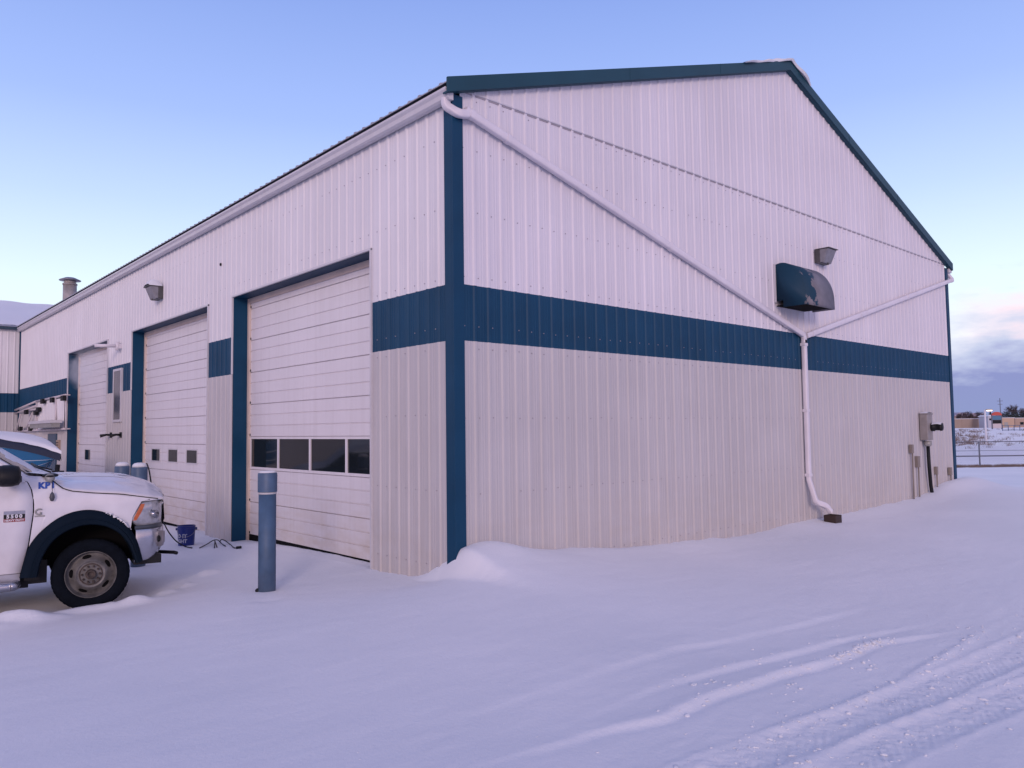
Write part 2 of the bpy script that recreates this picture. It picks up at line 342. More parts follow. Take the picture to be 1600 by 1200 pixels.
def terrain(x, y):
    z = base_z(x, y)
    near = np.exp(-((x+1)**2+(y+2)**2)/26**2)
    z = z + near*(.030*fbm(x*.28, y*.45, 3, 5) + .010*fbm(x*1.1+y*.2, y*2.6, 3, 9) + .0035*fbm(x*5, y*9, 2, 15))
    # drift at the corner, cut off steeply on its left side
    jag = .03*vnoise(y*4, x*4, 3)
    cut = sst(x+jag, -.16, .06+.0*y)
    z = z + .245*cut*np.exp(-np.clip(x, 0, 9)/1.05)*np.exp(-(np.abs(y-.05)/.55)**2.4)*(1+.12*fbm(x*1.6, y*1.6, 2, 21))
    z = z + .125*sst(x+jag*1.5, -.22, .12)*np.exp(-np.clip(x, 0, 9)/3.0)*np.exp(-((y+.50)/.60)**2)*(1+.35*fbm(x*1.5, y*1.5, 2, 23))
    z = z + .075*np.exp(-(y/.42)**2)*sst(x, -.1, .6)*(1+.5*fbm(x*.5, y*.3, 2, 29))*(1-sst(x, 17, 18))
    # low drift along the gable wall, ragged where it meets the ribs
    z = z + .05*np.exp(-(np.abs(y)/.22))*(fbm(x*1.3, y*2, 2, 31)+.3)*sst(x, .5, 2)
    z = z + .025*np.exp(-(np.abs(y)/.05))*np.clip(fbm(x*6, y*3, 2, 33), 0, 1)*sst(x, .0, .3)
    z = z + .03*np.exp(-(np.abs(x)/.15))*(fbm(y*1.6, x*2, 3, 41)+.2)*sst(y, .3, 1)
    z = z + .22*gauss(x, y, 17.1, -.35, .75, .55) + .12*gauss(x, y, 15.8, -.2, 1.1, .4)
    # wheel ruts and ridges in the foreground
    for pts, a, w, far in ((E1, .014, .045, .55), (E2, .020, .034, .15), (E3, .026, .034, .12)):
        d = line_d(x, y, pts) + .035*fbm(x*2.2, y*.4, 5, 51+int(w*1000))
        m = sst(x, pts[1][0]-.6, pts[1][0]+1.9)*(1-sst(x, pts[-2][0]-.4, pts[-2][0]+.9))
        rag = 1+.5*fbm(x*5, y*2, 3, 55)
        z = z + m*rag*a*np.where(d < 0, np.exp(-(d/w)**2), np.exp(-(d/far)**1.5)) - m*a*.35*np.exp(-((d+w*2.3)/(w*1.2))**2)
    for pts, w, dp in ((T1, .15, .014), (T2, .14, .014)):
        d = line_d(x, y, pts); m = sst(x, -5, -2)*(1-sst(x, 9, 15))
        inside = 1/(1+np.exp((np.abs(d)-w)/.018))
        tread = np.maximum(0, np.sin((x*1+np.abs(d)*1.6)*2*math.pi/.085))*(.5+.9*(vnoise(x*9, y*9, 71)+.5))*(np.abs(np.sin(d*2*math.pi/.11)) > .25)
        z = z + m*(-dp*inside + .010*inside*.6*tread + .007*np.exp(-((np.abs(d)-w-.035)/.035)**2)*(1+.8*fbm(x*7, y*7, 2, 73)) + .010*inside*fbm(x*16, y*16, 2, 76)+.006*(np.abs(d) < .5)*np.clip(fbm(x*12, y*12, 2, 77), 0, 1))
    d = line_d(x, y, T3); m = sst(x, -4, -2)*(1-sst(x, 1.2, 2.6))
    z = z + m*.014*np.exp(-(d/.04)**2)*(1+.9*fbm(x*6, y*4, 2, 81))
    # scuffed snow around the truck
    for cx, cy, sx, sy, h, a in ((-1.65, 3.55, .20, .09, .07, .3), (-2.95, 2.34, .26, .09, .08, .2), (-3.45, 2.36, .36, .09, .075, .0), (-4.10, 2.28, .32, .13, .15, -.15), (-4.7, 2.15, .5, .14, .09, -.1), (-2.5, 2.70, .22, .07, .06, .4), (-2.15, 3.05, .14, .06, .05, .5), (-5.6, 2.3, .6, .16, .09, 0)):
        z = z + h*gauss(x, y, cx, cy, sx, sy, a)*(1+.5*fbm(x*7, y*7, 2, 91))
    # wheel rut under the truck
    z = z - .05*gauss(x, y, -2.6, 3.0, .6, .3, -.17)
    # worn hollow at the foot of the near bollard
    z = z - .03*gauss(x, y, -1.93, 1.0, .16, .16)
    # far land, profile by distance
    r = np.hypot(x-CAM.x, y-CAM.y)
    prof = np.interp(r, [0, 30, 45, 60, 100, 140, 180, 250, 320, 450, 800, 6000], [-.4, -.5, -.66, -1.0, -1.2, -1.25, -.9, -.1, .2, -1.5, -3, -8])
    k = sst(r, 26, 44)
    mnd = 1.25*gauss(x, y, 67.6, 12.2, 4.5, 2.6, -.84) + 1.1*gauss(x, y, 72, 8.0, 5, 3.2, -.84) + .55*gauss(x, y, 66, 15.5, 3, 2.2, -.84)
    z = z + mnd*0
    z = z*(1-k) + (prof + mnd + (r > 40)*.16*fbm(x*.09, y*.09, 4, 101)*np.minimum(1, r/60))*k
    return z
def grid_lines(segs):
    out = []
    for a, b, s in segs:
        n = max(1, int(round((b-a)/s))); out += list(np.linspace(a, b, n, endpoint=False))
    out.append(segs[-1][1]); return np.array(out)
def far_lines(a, b, n): return list(np.geomspace(a, b, n))
gx = grid_lines([(-20, -9, .5), (-9, -4.6, .10), (-4.6, -3.2, .05), (-3.2, 3.2, .016), (3.2, 5, .03), (5, 9, .05), (9, 20, .14), (20, 45, 1.0), (45, 340, 5)])
gy = grid_lines([(-40, -9, 1.5), (-9, -6.2, .12), (-6.2, -4.7, .014), (-4.7, -3.2, .020), (-3.2, -1.2, .045), (-1.2, .35, .025), (.35, 4.2, .045), (4.2, 9, .10), (9, 30, .5), (30, 130, 3)])
gx = np.concatenate([-np.geomspace(6000, 22, 14), gx, np.geomspace(360, 6000, 14)])
gy = np.concatenate([-np.geomspace(6000, 44, 14), gy, np.geomspace(140, 6000, 14)])
XX, YY = np.meshgrid(gx, gy)
ZZ = np.zeros_like(XX)
for i in range(0, XX.shape[0], 40): ZZ[i:i+40] = terrain(XX[i:i+40], YY[i:i+40])
def ground_z(x, y):
    i = int(np.clip(np.searchsorted(gx, x), 1, len(gx)-1)); j = int(np.clip(np.searchsorted(gy, y), 1, len(gy)-1))
    u = (x-gx[i-1])/(gx[i]-gx[i-1]); v = (y-gy[j-1])/(gy[j]-gy[j-1])
    return float((ZZ[j-1, i-1]*(1-u)+ZZ[j-1, i]*u)*(1-v)+(ZZ[j, i-1]*(1-u)+ZZ[j, i]*u)*v)
ny, nx = XX.shape
me = bpy.data.meshes.new('snow_ground'); me.vertices.add(nx*ny); me.vertices.foreach_set('co', np.stack([XX, YY, ZZ], -1).ravel())
idx = np.arange(nx*ny).reshape(ny, nx); q = np.stack([idx[:-1, :-1], idx[:-1, 1:], idx[1:, 1:], idx[1:, :-1]], -1).reshape(-1, 4)
me.loops.add(q.size); me.loops.foreach_set('vertex_index', q.ravel()); me.polygons.add(len(q)); me.polygons.foreach_set('loop_start', np.arange(0, q.size, 4)); me.polygons.foreach_set('loop_total', np.full(len(q), 4)); me.polygons.foreach_set('use_smooth', np.ones(len(q), bool))
me.update(calc_edges=True); me.materials.append(SNOW)
go = bpy.data.objects.new('snow_ground', me); C.objects.link(go); tag(go, 'lavender white snow covering the yard with wheel ruts', None, None, 'structure')

# broken crumbs of snow thrown up beside the ruts
def ico(): 
    bm = bmesh.new(); bmesh.ops.create_icosphere(bm, subdivisions=2, radius=1); v = np.array([x.co[:] for x in bm.verts]); f = [[q.index for q in fc.verts] for fc in bm.faces]; bm.free(); return v, f
iv, fi_ = ico(); vs = []; fs = []
for cx, cy, s in crumbs:
    s *= .9; d = 1+.28*np.sin(iv@rs.normal(0, 2.2, (3, 1))+rs.uniform(0, 6))+.12*rs.normal(0, 1, (len(iv), 1)); a = rs.uniform(0, 6.28)
    q = iv*d*np.array([rs.uniform(.8, 1.9), rs.uniform(.6, 1.1), rs.uniform(.4, .75)])*s
    q = q@np.array([[math.cos(a), math.sin(a), 0], [-math.sin(a), math.cos(a), 0], [0, 0, 1]]) + np.array([cx, cy, ground_z(cx, cy)+s*.12])
    o_ = len(vs); vs += q.tolist(); fs += [[i+o_ for i in f] for f in fi_]
me = bpy.data.meshes.new('snow_crumbs'); me.from_pydata(vs, [], fs); me.materials.append(SNOW); me.polygons.foreach_set('use_smooth', [True]*len(fs))
o = bpy.data.objects.new('snow_crumbs', me); C.objects.link(o); tag(o, 'small broken crumbs of snow beside the wheel ruts', None, None, 'stuff')

# ------------------------------------------------------------------ the big steel building
bld = thing('metal_building', (0, 0, 0), 'long white ribbed steel garage building with blue stripe, blue corner and gable end', 'building')
PITCH_R = .2286
def rib_profile(u0, u1, phase=.10, h=.017):
    ks = []; k = math.floor((u0-phase)/PITCH_R)-1
    pts = []
    while phase+k*PITCH_R < u1+PITCH_R:
        c = phase+k*PITCH_R
        pts += [(c-.034, 0), (c-.016, h), (c+.016, h), (c+.034, 0), (c+.085, 0), (c+.092, .003), (c+.104, .003), (c+.111, 0), (c+.128, 0), (c+.135, .003), (c+.147, .003), (c+.154, 0)]
        k += 1
    def hv(u):
        for (a, ha), (b, hb) in zip(pts[:-1], pts[1:]):
            if a <= u <= b: return ha+(hb-ha)*(u-a)/(b-a)
        return 0
    r = [(u0, hv(u0))] + [p for p in pts if u0+1e-4 < p[0] < u1-1e-4] + [(u1, hv(u1))]
    return r
def ribbed(mb, O, U, V, Nn, u0, u1, z0, z1, off=0, mi=0, phase=.10, brk=()):
    """corrugated sheet; z0/z1 numbers or functions of u; a folded-back lip closes its top and bottom edge"""
    f0 = z0 if callable(z0) else (lambda u: z0); f1 = z1 if callable(z1) else (lambda u: z1)
    pr = rib_profile(u0, u1, phase)
    for b in brk:
        if u0 < b < u1 and not any(abs(p[0]-b) < 1e-4 for p in pr):
            pr.append((b, 0)); pr.sort()
    vs = []; fs = []
    for u, h in pr:
        p = O+U*u+Nn*(h+off); q = O+U*u+Nn*(off-.012)
        vs += [q+V*f0(u), p+V*f0(u), p+V*f1(u), q+V*f1(u)]
    for i in range(len(pr)-1):
        for j in range(3): a = i*4+j; fs.append((a, a+4, a+5, a+1))
    mb.add(vs, fs, mi)
O0 = Vector((0, 0, 0)); VZ = Vector((0, 0, 1))
UY, NX = Vector((0, 1, 0)), Vector((-1, 0, 0)); UX, NY = Vector((1, 0, 0)), Vector((0, -1, 0))
D = [(1.924, 6.830), (8.103, 13.193), (15.415, 19.909)]
segs = [(.10, D[0][0]), (D[0][1], D[1][0]), (D[1][1], D[2][0]), (D[2][1], YEND)]
m = MB(); cur_ = .10
for a, b in D+[(YEND, YEND)]:
    ribbed(m, O0, UY, VZ, NX, cur_, a, ZT, ZE)
    if b > a: ribbed(m, O0, UY, VZ, NX, a, b, ZH, ZE)
    cur_ = b
bm_ = m.build('upper_wall', WHITE, bld)
for a, b in segs:
    m = MB(); ribbed(m, O0, UY, VZ, NX, a, b, ZB, ZT); m.build('wall_stripe', BLUE, bld)
    m = MB(); ribbed(m, O0, UY, VZ, NX, a, b, -1.2, ZB); m.build('lower_wall', LOWER, bld)
sl_ = (ZR-ZRK)/(W/2)
rakez = lambda u: ZR-.16-abs(u-W/2)*sl_
m = MB(); ribbed(m, O0, UX, VZ, NY, .10, W-.10, ZB, ZT); m.build('gable_stripe', BLUE, bld)
m = MB(); ribbed(m, O0, UX, VZ, NY, .10, W-.10, -1.2, ZB); m.build('gable_lower_wall', LOWER, bld)
m = MB(); ribbed(m, O0, UX, VZ, NY, .10, W-.10, ZT, lambda u: min(SEAM, rakez(u)+.05)); m.build('gable_middle_wall', GABLE, bld)
xa = (SEAM-rakez(0))/sl_
m = MB(); ribbed(m, O0, UX, VZ, NY, xa+.02, W-xa-.02, SEAM-.012, lambda u: max(SEAM, rakez(u)+.05), off=.014, brk=(W/2,)); m.build('gable_top_wall', GABLE, bld)
m = MB(); m.bb(xa-.1, W-xa+.1, -.010, .02, SEAM-.030, SEAM-.013); m.build('seam_gap', mat('seam_shadow_line', (.36, .33, .36), .8), bld)
m = MB(); m.bb(xa-.25, W-xa+.25, -.024, 0, SEAM-.010, SEAM+.008); m.build('seam_flashing', GUT, bld)
# screw rows
m = MB()
def screws(O, U, Nn, u0, u1, zs, skip=lambda u, z: False):
    k = 0
    while .10+k*PITCH_R < u1:
        u = .10+k*PITCH_R+.055; k += 1
        for z in zs:
            z_ = z(u) if callable(z) else z
            if u < u0 or skip(u, z_): continue
            if random.random() < .12: continue
            p = O+U*u+Nn*.004+VZ*(z_+random.uniform(-.006, .006)); m.box(p, (.011, .011, .011))
screws(O0, UX, NY, .15, W-.15, [-.02, .9, 1.85, 2.72, 3.0, 3.62, 4.45, 5.25, 5.90, 6.6, 7.3, 8.0], lambda u, z: z > rakez(u)-.05)
screws(O0, UY, NX, .15, 1.9, [.02, .95, 1.9, 2.72, 2.98, 3.6, 4.5, 5.4])
screws(O0, UY, NX, 1.9, YEND, [4.5, 5.4])
o = m.build('screw_heads', SCREW, bld); o['kind'] = 'stuff'
# corner trims
for x0, y0, sx in ((0, 0, 1), (W, 0, -1)):
    m = MB(); m.bb(x0-.030*sx, x0+.135*sx, -.032, -.0, -1.2, ZE+.03)
    m.bb(x0-.0300*sx, x0-.001*sx, 0, .150, -1.2, ZE+.03); m.build('corner_trim', BLUET, bld, bevel=.004)
m = MB(); m.bb(-.034, -.001, YEND-.14, YEND-.001, -1.2, ZE); m.build('end_trim', BLUET, bld)
# back walls and gable cladding out of sight
m = MB(); m.bb(W-.02, W, .15, YEND, -1.2, ZE+.1)
m.prism([(0.01, -1.2), (W-.01, -1.2), (W-.01, ZE), (W/2, ZR-.2), (.01, ZE)], YEND-.02, YEND, 'y')
m.build('rear_wall', WHITE, bld)
m = MB(); m.prism([(.02, -1.2), (W-.02, -1.2), (W-.02, ZE), (W/2, ZR-.25), (.02, ZE)], .016, .06, 'y')
for a, b in segs: m.bb(.016, .05, a, b, -1.2, ZE)
for a, b in D: m.bb(.016, .05, a, b, ZH+.01, ZE)
m.build('inner_lining', GAP, bld)
# roof: two ribbed sheets
OV = .16; m = MB()
th = math.atan(sl_); cs, sn = math.cos(th), math.sin(th); Ls = (W/2+OV)/cs
ribbed(m, Vector((-OV, -.10, ZRK-OV*sl_-.005)), UY, Vector((cs, 0, sn)), Vector((-sn, 0, cs)), 0, YEND+.1, 0, Ls, phase=.14)
ribbed(m, Vector((W+OV, -.10, ZRK-OV*sl_+.02)), UY, Vector((-cs, 0, sn)), Vector((sn, 0, cs)), 0, YEND+.1, 0, Ls, phase=.14)
rf = m.build('roof', ROOFM, bld)
m = MB(); m.prism([(W/2-.22, ZR-.03), (W/2, ZR+.055), (W/2+.22, ZR-.03)], -.12, YEND+.1, 'y'); m.build('ridge_cap', RAKE, rf)
# rake trim
for s in (-1, 1):
    m = MB()
    xe = W/2+s*(W/2+OV+.01); ze = ZR-(W/2+OV+.01)*sl_
    pts = [(W/2, ZR+.04), (xe, ze+.04), (xe, ze-.15), (W/2, ZR-.15)]
    m.prism(pts, -.125, -.100, 'y')
    pts2 = [(W/2, ZR-.13), (xe, ze-.13), (xe, ze-.155), (W/2, ZR-.155)]
    m.prism(pts2, -.1, -.026, 'y')
    # lap joints
    for t in (.30, .60):
        x_ = W/2+s*(W/2)*t; z_ = ZR-(W/2)*t*sl_
        m.prism([(x_, z_+.042), (x_+.012, z_+.040), (x_+.012, z_-.152), (x_, z_-.150)], -.129, -.125, 'y')
    m.build('rake_trim', RAKE, bld, bevel=.004)
# gutter
m = MB(); gs = [(-.035, ZE+.05), (-.035, ZE-.07), (-.095, ZE-.07), (-.125, ZE-.045), (-.135, ZE+.01), (-.16, ZE+.045), (-.16, ZE+.075), (-.148, ZE+.075), (-.145, ZE+.05), (-.12, ZE+.015), (-.11, ZE-.03), (-.09, ZE-.055), (-.05, ZE-.055), (-.05, ZE+.05)]
m.prism(gs, -.06, YEND+.02, 'y'); m.prism([gs[i] for i in (0, 1, 2, 3, 4, 5, 6)], -.066, -.06, 'y')
m.build('gutter', GUT, bld, bevel=.003)
m = MB(); m.bb(-.034, .05, .0, YEND, ZE-.01, ZE+.12); m.build('eave_closure', SOFF, bld)
m = MB(); g2 = [(2*W/2-x, z) for x, z in gs]; m.prism(g2, -.06, YEND, 'y'); m.build('far_gutter', GUT, bld)

# overhead doors
def door(k, base, n_sec, windows, seed):
    a, b = D[k]; XD = .31; rnd = random.Random(seed)
    # blue reveals and head
    m = MB(); m.bb(0, XD+.02, b-.002, b+.03, -1.2, ZH+.03); m.bb(0, XD+.02, a-.03, a+.002, -1.2, ZH+.03); m.bb(0, XD+.02, a+.003, b-.003, ZH, ZH+.03)
    m.build('door_reveal', BLUET, bld)
    m = MB()     # white outside trims
    m.bb(-.030, 0, a-.035, a-.004, -1.2, ZH+.03); m.bb(-.030, 0, b+.004, b+.035, ZB, ZH+.03); m.bb(-.032, 0, a-.035, b+.035, ZH+.001, ZH+.032)
    m.build('opening_trim', GUT, bld)
    m = MB(); m.bb(XD-.04, XD+.01, b-.075, b-.003, -1.2, ZH-.003); m.bb(XD-.04, XD+.01, a+.003, a+.05, -1.2, ZH-.003); m.bb(XD-.035, XD+.01, a+.05, b-.075, ZH-.10, ZH-.003)
    m.build('jamb_seal', TRACK, bld)
    dr = bpy.data.objects.new('overhead_door', None); C.objects.link(dr); dr.parent = bld
    m = MB(); H = .61
    y0, y1 = a+.045, b-.07
    for s in range(n_sec):
        z0 = base+s*H; z1 = z0+H-.004
        top = min(z1, ZH-.05)
        prof = [(XD+.03, z0), (XD, z0+.006)]
        for gz in (.20, .405):
            zz = z0+gz
            if zz < top: prof += [(XD, zz-.012), (XD+.016, zz-.006), (XD+.016, zz+.005), (XD, zz+.010)]
        prof += [(XD, top-.008), (XD+.03, top)]
        if windows == 'band' and s == 2:
            m.bb(XD, XD+.04, y0, y1, z0, z0+.045); m.bb(XD, XD+.04, y0, y1, top-.04, top)
            nwin = 4; ww = (y1-y0)/nwin
            for i in range(nwin+1): 
                yc = y0+i*ww; h_ = .028
                m.bb(XD-.001, XD+.04, max(y0, yc-h_), min(y1, yc+h_), z0+.045, top-.04)
            for i in range(nwin):
                w0 = MB(); w0.bb(XD+.018, XD+.024, y0+i*ww+.028, y0+(i+1)*ww-.028, z0+.045, top-.04)
                w0.build('window_pane', DARKG, dr)
            continue
        # section with lap joint: sheet made from the profile, open behind
        vs = []; fs = []
        for x_, z_ in prof: vs += [(x_, y0, z_), (x_, y1, z_)]
        for i in range(len(prof)-1): fs.append((2*i, 2*i+1, 2*i+3, 2*i+2))
        m.add(vs, fs)
        m.bb(XD+.03, XD+.05, y0, y1, z0-.004, top)
        # end hinges
        for yy in (y1-.02,): m.bb(XD-.012, XD+.002, yy, yy+.045, z0+.015, z0+.055, 1)
    if windows and windows != 'band':
        for (ya, yb, za, zb) in windows:
            w0 = MB(); w0.bb(XD-.012, XD+.02, ya-.03, yb+.03, za-.03, za); w0.bb(XD-.012, XD+.02, ya-.03, yb+.03, zb, zb+.03); w0.bb(XD-.012, XD+.02, ya-.03, ya, za, zb); w0.bb(XD-.012, XD+.02, yb, yb+.03, za, zb)
            w0.build('window_frame', GUT, dr)
            w0 = MB(); w0.bb(XD-.004, XD+.01, ya, yb, za, zb); w0.build('window_pane', DARKG, dr)
    m.build('door_panels', [DOORM, GAP], dr)
    m = MB(); m.bb(XD-.008, XD+.03, y0, y1, base-.5, base+.0); m.build('bottom_seal', GAP, dr)
    return dr
door(0, -.20, 8, 'band', 1)
W2 = [(11.35, 11.85), (10.45, 10.92), (9.45, 9.93)]
def px_y(px, X=.31):        # y on the door plane seen at this column near eye height
    d = at(px, 680, 1)-CAM; return CAM.y+d.y*(X-CAM.x)/d.x
door(1, -.36, 8, [(px_y(r_), px_y(l_), 1.06, 1.335) for l_, r_ in ((238, 250.5), (264, 278), (292.5, 308.5))], 2)
door(2, -.42, 8, [(px_y(142), px_y(133.5), .95, 1.25)], 3)

# ------------------------------------------------------------------ downspouts
def rrect(w, h, r=.018):
    out = []
    for cx, cy, a0 in ((w/2-r, h/2-r, 0), (-w/2+r, h/2-r, 90), (-w/2+r, -h/2+r, 180), (w/2-r, -h/2+r, 270)):
        for k in range(3): a = R(a0+k*45); out.append((cx+r*math.cos(a), cy+r*math.sin(a)))
    return out
def dense(path, n=6):       # round the corners of a path
    P = [Vector(p) for p in path]; out = [P[0]]
    for i in range(1, len(P)-1):
        a = (P[i-1]-P[i]); b = (P[i+1]-P[i]); k = min(.07, a.length/2.2, b.length/2.2); a.normalize(); b.normalize()
        p0, p1 = P[i]+a*k, P[i]+b*k
        for t in range(n+1):
            t /= n; out.append(p0*(1-t)**2+P[i]*2*t*(1-t)+p1*t*t)
    out.append(P[-1]); return out
sec = rrect(.105, .085)
JX, JZ = 8.62, 3.44
dsp = MB(); dsp.sweep(dense([(-.09, .02, ZE-.03), (-.09, .02, ZE-.13), (.02, -.10, ZE-.24), (.16, -.085, ZE-.20)]), sec, up=Vector((0, -1, .01)))
dsp.sweep([(.13, -.085, ZE-.165), (JX-.06, -.075, JZ+.06)], sec, up=Vector((0, -1, 0)), smooth=False)
d1 = dsp.build('downspout', PIPE, bld, autosmooth=50)
m = MB(); dv = (Vector((JX-.06, -.075, JZ+.06))-Vector((.13, -.085, ZE-.165)))
for t in (.012, .085, .50, .93):
    m = MB(); p = Vector((.13, -.085, ZE-.165))+dv*t; m.sweep([p-dv.normalized()*.035, p+dv.normalized()*.035], rrect(.118, .096), up=Vector((0, -1, 0)), smooth=False); m.build('collar', PIPE, d1, autosmooth=50)
rg = Vector((W+.22, -.075, 5.60))
dsp = MB(); dsp.sweep([(JX+.10, -.075, JZ+.04), rg], sec, up=Vector((0, -1, 0)), smooth=False)
dsp.sweep(dense([rg+Vector((-.05, 0, -.02)), rg+Vector((.05, .02, .01)), (W+.12, .04, ZE-.05)]), sec, up=Vector((0, -1, .01)))
d2 = dsp.build('downspout', PIPE, bld, autosmooth=50)
m = MB(); p0 = Vector((JX+.10, -.075, JZ+.04)); dv = rg-p0
for t in (.03, .30, .62, .985):
    m = MB(); p = p0+dv*t; m.sweep([p-dv.normalized()*.04, p+dv.normalized()*.04], rrect(.118, .096), up=Vector((0, -1, 0)), smooth=False); m.build('collar', PIPE, d2, autosmooth=50)
m = MB(); m.bb(W+.02, W+.20, -.08, .03, ZE-.08, ZE+.03); m.build('gutter_outlet', GUT, bld, bevel=.01)
dsp = MB(); dsp.sweep([(JX-.06, -.075, JZ+.09), (JX+.0, -.075, JZ+.0), (JX+.0, -.075, JZ-.12)], sec, up=Vector((0, -1, 0)), smooth=False)
dsp.sweep([(JX, -.075, JZ-.05), (JX, -.075, .72)], sec, up=Vector((0, -1, 0)), smooth=False)
dsp.sweep(dense([(JX, -.075, .76), (JX, -.075, .66), (JX-.02, -.22, .22), (JX+.22, -.30, .14), (JX+.31, -.34, .02)]), sec, up=Vector((.2, -1, 0)))
d3 = dsp.build('downspout', PIPE, bld, autosmooth=50)
for z_ in (3.30, 2.0, .74): m = MB(); m.bb(JX-.064, JX+.064, -.124, -.02, z_-.03, z_+.03); m.build('collar', PIPE, d3, bevel=.008)
m = MB(); BX = JX+.36; BROWN = mat('brown_drain_box', (.035, .020, .016), .7, var=.2)
gz = ground_z(BX, -.35)
for q_ in ((-.13, -.115, -.47, -.23), (.115, .13, -.47, -.23), (-.115, .115, -.47, -.455), (-.115, .115, -.245, -.23)): m.bb(BX+q_[0], BX+q_[1], q_[2], q_[3], gz-.1, gz+.14)
m.bb(BX-.115, BX+.115, -.455, -.245, gz-.1, gz+.03)
m.build('drain_box', BROWN, None, bevel=.006)
tag(bpy.data.objects['drain_box'], 'small dark brown drain box in the snow under the white downspout outlet', 'drain box')

# ------------------------------------------------------------------ wall lamps
LENS = mat('frosted_lamp_lens', (.20, .20, .22), .25, var=.15, vscale=9)
HOUS = mat('bronze_lamp_housing', (.065, .065, .065), .5, var=.2, vscale=9)
def wall_lamp(M, snow):
    e = bpy.data.objects.new('wall_lamp', None); C.objects.link(e); e.parent = bld
    w = .23; top = .16; bot = -.16
    m = MB(); m.loft([[( w, 0, top), (w, 0, bot), (-w, 0, bot), (-w, 0, top)], [(w, .12, top), (w, .12, bot), (-w, .12, bot), (-w, .12, top)]], closed=True, caps=True, smooth=False, M=M)
    m.bb(-w-.012, w+.012, .0, .345, top-.004, top+.016, M=M)
    m.build('housing', HOUS, e, bevel=.006)
    m = MB(); m.loft([[(w, .12, top-.006), (w, .12, bot+.01), (-w, .12, bot+.01), (-w, .12, top-.006)], [(w*.93, .31, top-.006), (w*.8, .19, bot), (-w*.8, .19, bot), (-w*.93, .31, top-.006)]], closed=True, caps=True, smooth=False, M=M)
    m.build('lens', LENS, e, bevel=.008)
    m = MB(); m.box((0, .20, bot-.015), (.05, .04, .04), M=M); m.build('sensor', HOUS, e)
    if snow:
        m = MB(); n = 9; sh = []
        for i in range(n):
            t = i/(n-1)*2-1; row = []
            for j in range(7): s_ = j/6; row.append((t*w*1.02, .02+s_*.32, top+.014+.19*max(0, 1-t**4)*math.sin(math.pi*min(1, .08+s_*.9))**.5))
            sh.append(row)
        m.loft(sh, M=M); m.build('snow_cap', SNOW, e)
    return e
Mg = Matrix(((.86, 0, 0, 9.50), (0, -.9, 0, -.02), (0, 0, .86, 5.16), (0, 0, 0, 1)))
Md = Matrix(((0, -.9, 0, -.02), (.88, 0, 0, 11.05), (0, 0, .86, 4.93), (0, 0, 0, 1)))
wall_lamp(Mg, False)['label'] = 'lamp on the gable above the vent hood'
wall_lamp(Md, True)['label'] = 'snow capped lamp above the middle door'

# ------------------------------------------------------------------ vent hood on the gable
def peel_material():
    m = mat('peeling_blue_paint', (.012, .055, .10), .6, spec=.25); t = m.node_tree; b = t.nodes['Principled BSDF']; L = t.links.new
    tx = t.nodes.new('ShaderNodeTexCoord'); n = t.nodes.new('ShaderNodeTexNoise'); n.inputs['Scale'].default_value = 3.6; n.inputs['Detail'].default_value = 9; n.inputs['Roughness'].default_value = .62
    L(tx.outputs['Object'], n.inputs[0]); sx = t.nodes.new('ShaderNodeSeparateXYZ'); L(tx.outputs['Object'], sx.inputs[0])
    def M_(op, a, b_, cl=False):
        k = t.nodes.new('ShaderNodeMath'); k.operation = op; k.use_clamp = cl
        for i, v in enumerate((a, b_)):
            if isinstance(v, (int, float)): k.inputs[i].default_value = v
            else: L(v, k.inputs[i])
        return k.outputs[0]
    # wear grows towards the outer, right-hand end and the front edge
    g = M_('ADD', M_('MULTIPLY', M_('SUBTRACT', sx.outputs[0], 7.93), 1.1), M_('MULTIPLY', M_('ADD', sx.outputs[1], .55), -.9))
    f = M_('MULTIPLY', M_('SUBTRACT', M_('ADD', n.outputs['Fac'], M_('MULTIPLY', g, .42)), .545), 30, True)
    x = t.nodes.new('ShaderNodeMix'); x.data_type = 'RGBA'; L(f, x.inputs[0]); x.inputs[6].default_value = (.008, .042, .078, 1)
    n2 = t.nodes.new('ShaderNodeTexNoise'); n2.inputs['Scale'].default_value = 5; n2.inputs['Detail'].default_value = 5; L(tx.outputs['Object'], n2.inputs[0])
    cr = t.nodes.new('ShaderNodeValToRGB'); cr.color_ramp.elements[0].color = (.10, .10, .115, 1); cr.color_ramp.elements[1].color = (.26, .24, .27, 1); L(n2.outputs['Fac'], cr.inputs[0])
    L(cr.outputs[0], x.inputs[7]); L(x.outputs[2], b.inputs['Base Color']); return m
PEEL = peel_material()
def smoothp(P, n=5):
    P = [Vector(p) for p in P]; out = []
    for i in range(len(P)-1):
        a, b, c, d = P[max(i-1, 0)], P[i], P[i+1], P[min(i+2, len(P)-1)]
        for k in range(n):
            t = k/n; out.append(.5*((2*b)+(-a+c)*t+(2*a-5*b+4*c-d)*t*t+(-a+3*b-3*c+d)*t**3))
    out.append(P[-1]); return out
hd = bpy.data.objects.new('vent_hood', None); C.objects.link(hd); hd.parent = bld
X0, X1, DZT, DZB, DEP = 7.68, 8.80, 4.75, 3.94, .63
prof = [(p.x, p.y) for p in smoothp([(-.02, DZT-.01, 0), (.08, DZT+.025, 0), (.18, DZT+.03, 0), (.28, DZT+.0, 0), (.38, DZT-.07, 0), (.47, DZT-.16, 0), (.55, DZT-.29, 0), (.60, DZT-.43, 0), (.625, DZT-.58, 0), (.63, DZB, 0)], 3)]
m = MB(); vs = []; fs = []
for d_, z_ in prof: vs += [(X0, -d_, z_), (X1, -d_, z_)]
for i in range(len(prof)-1): fs.append((2*i, 2*i+1, 2*i+3, 2*i+2))
m.add(vs, fs, 0, True)
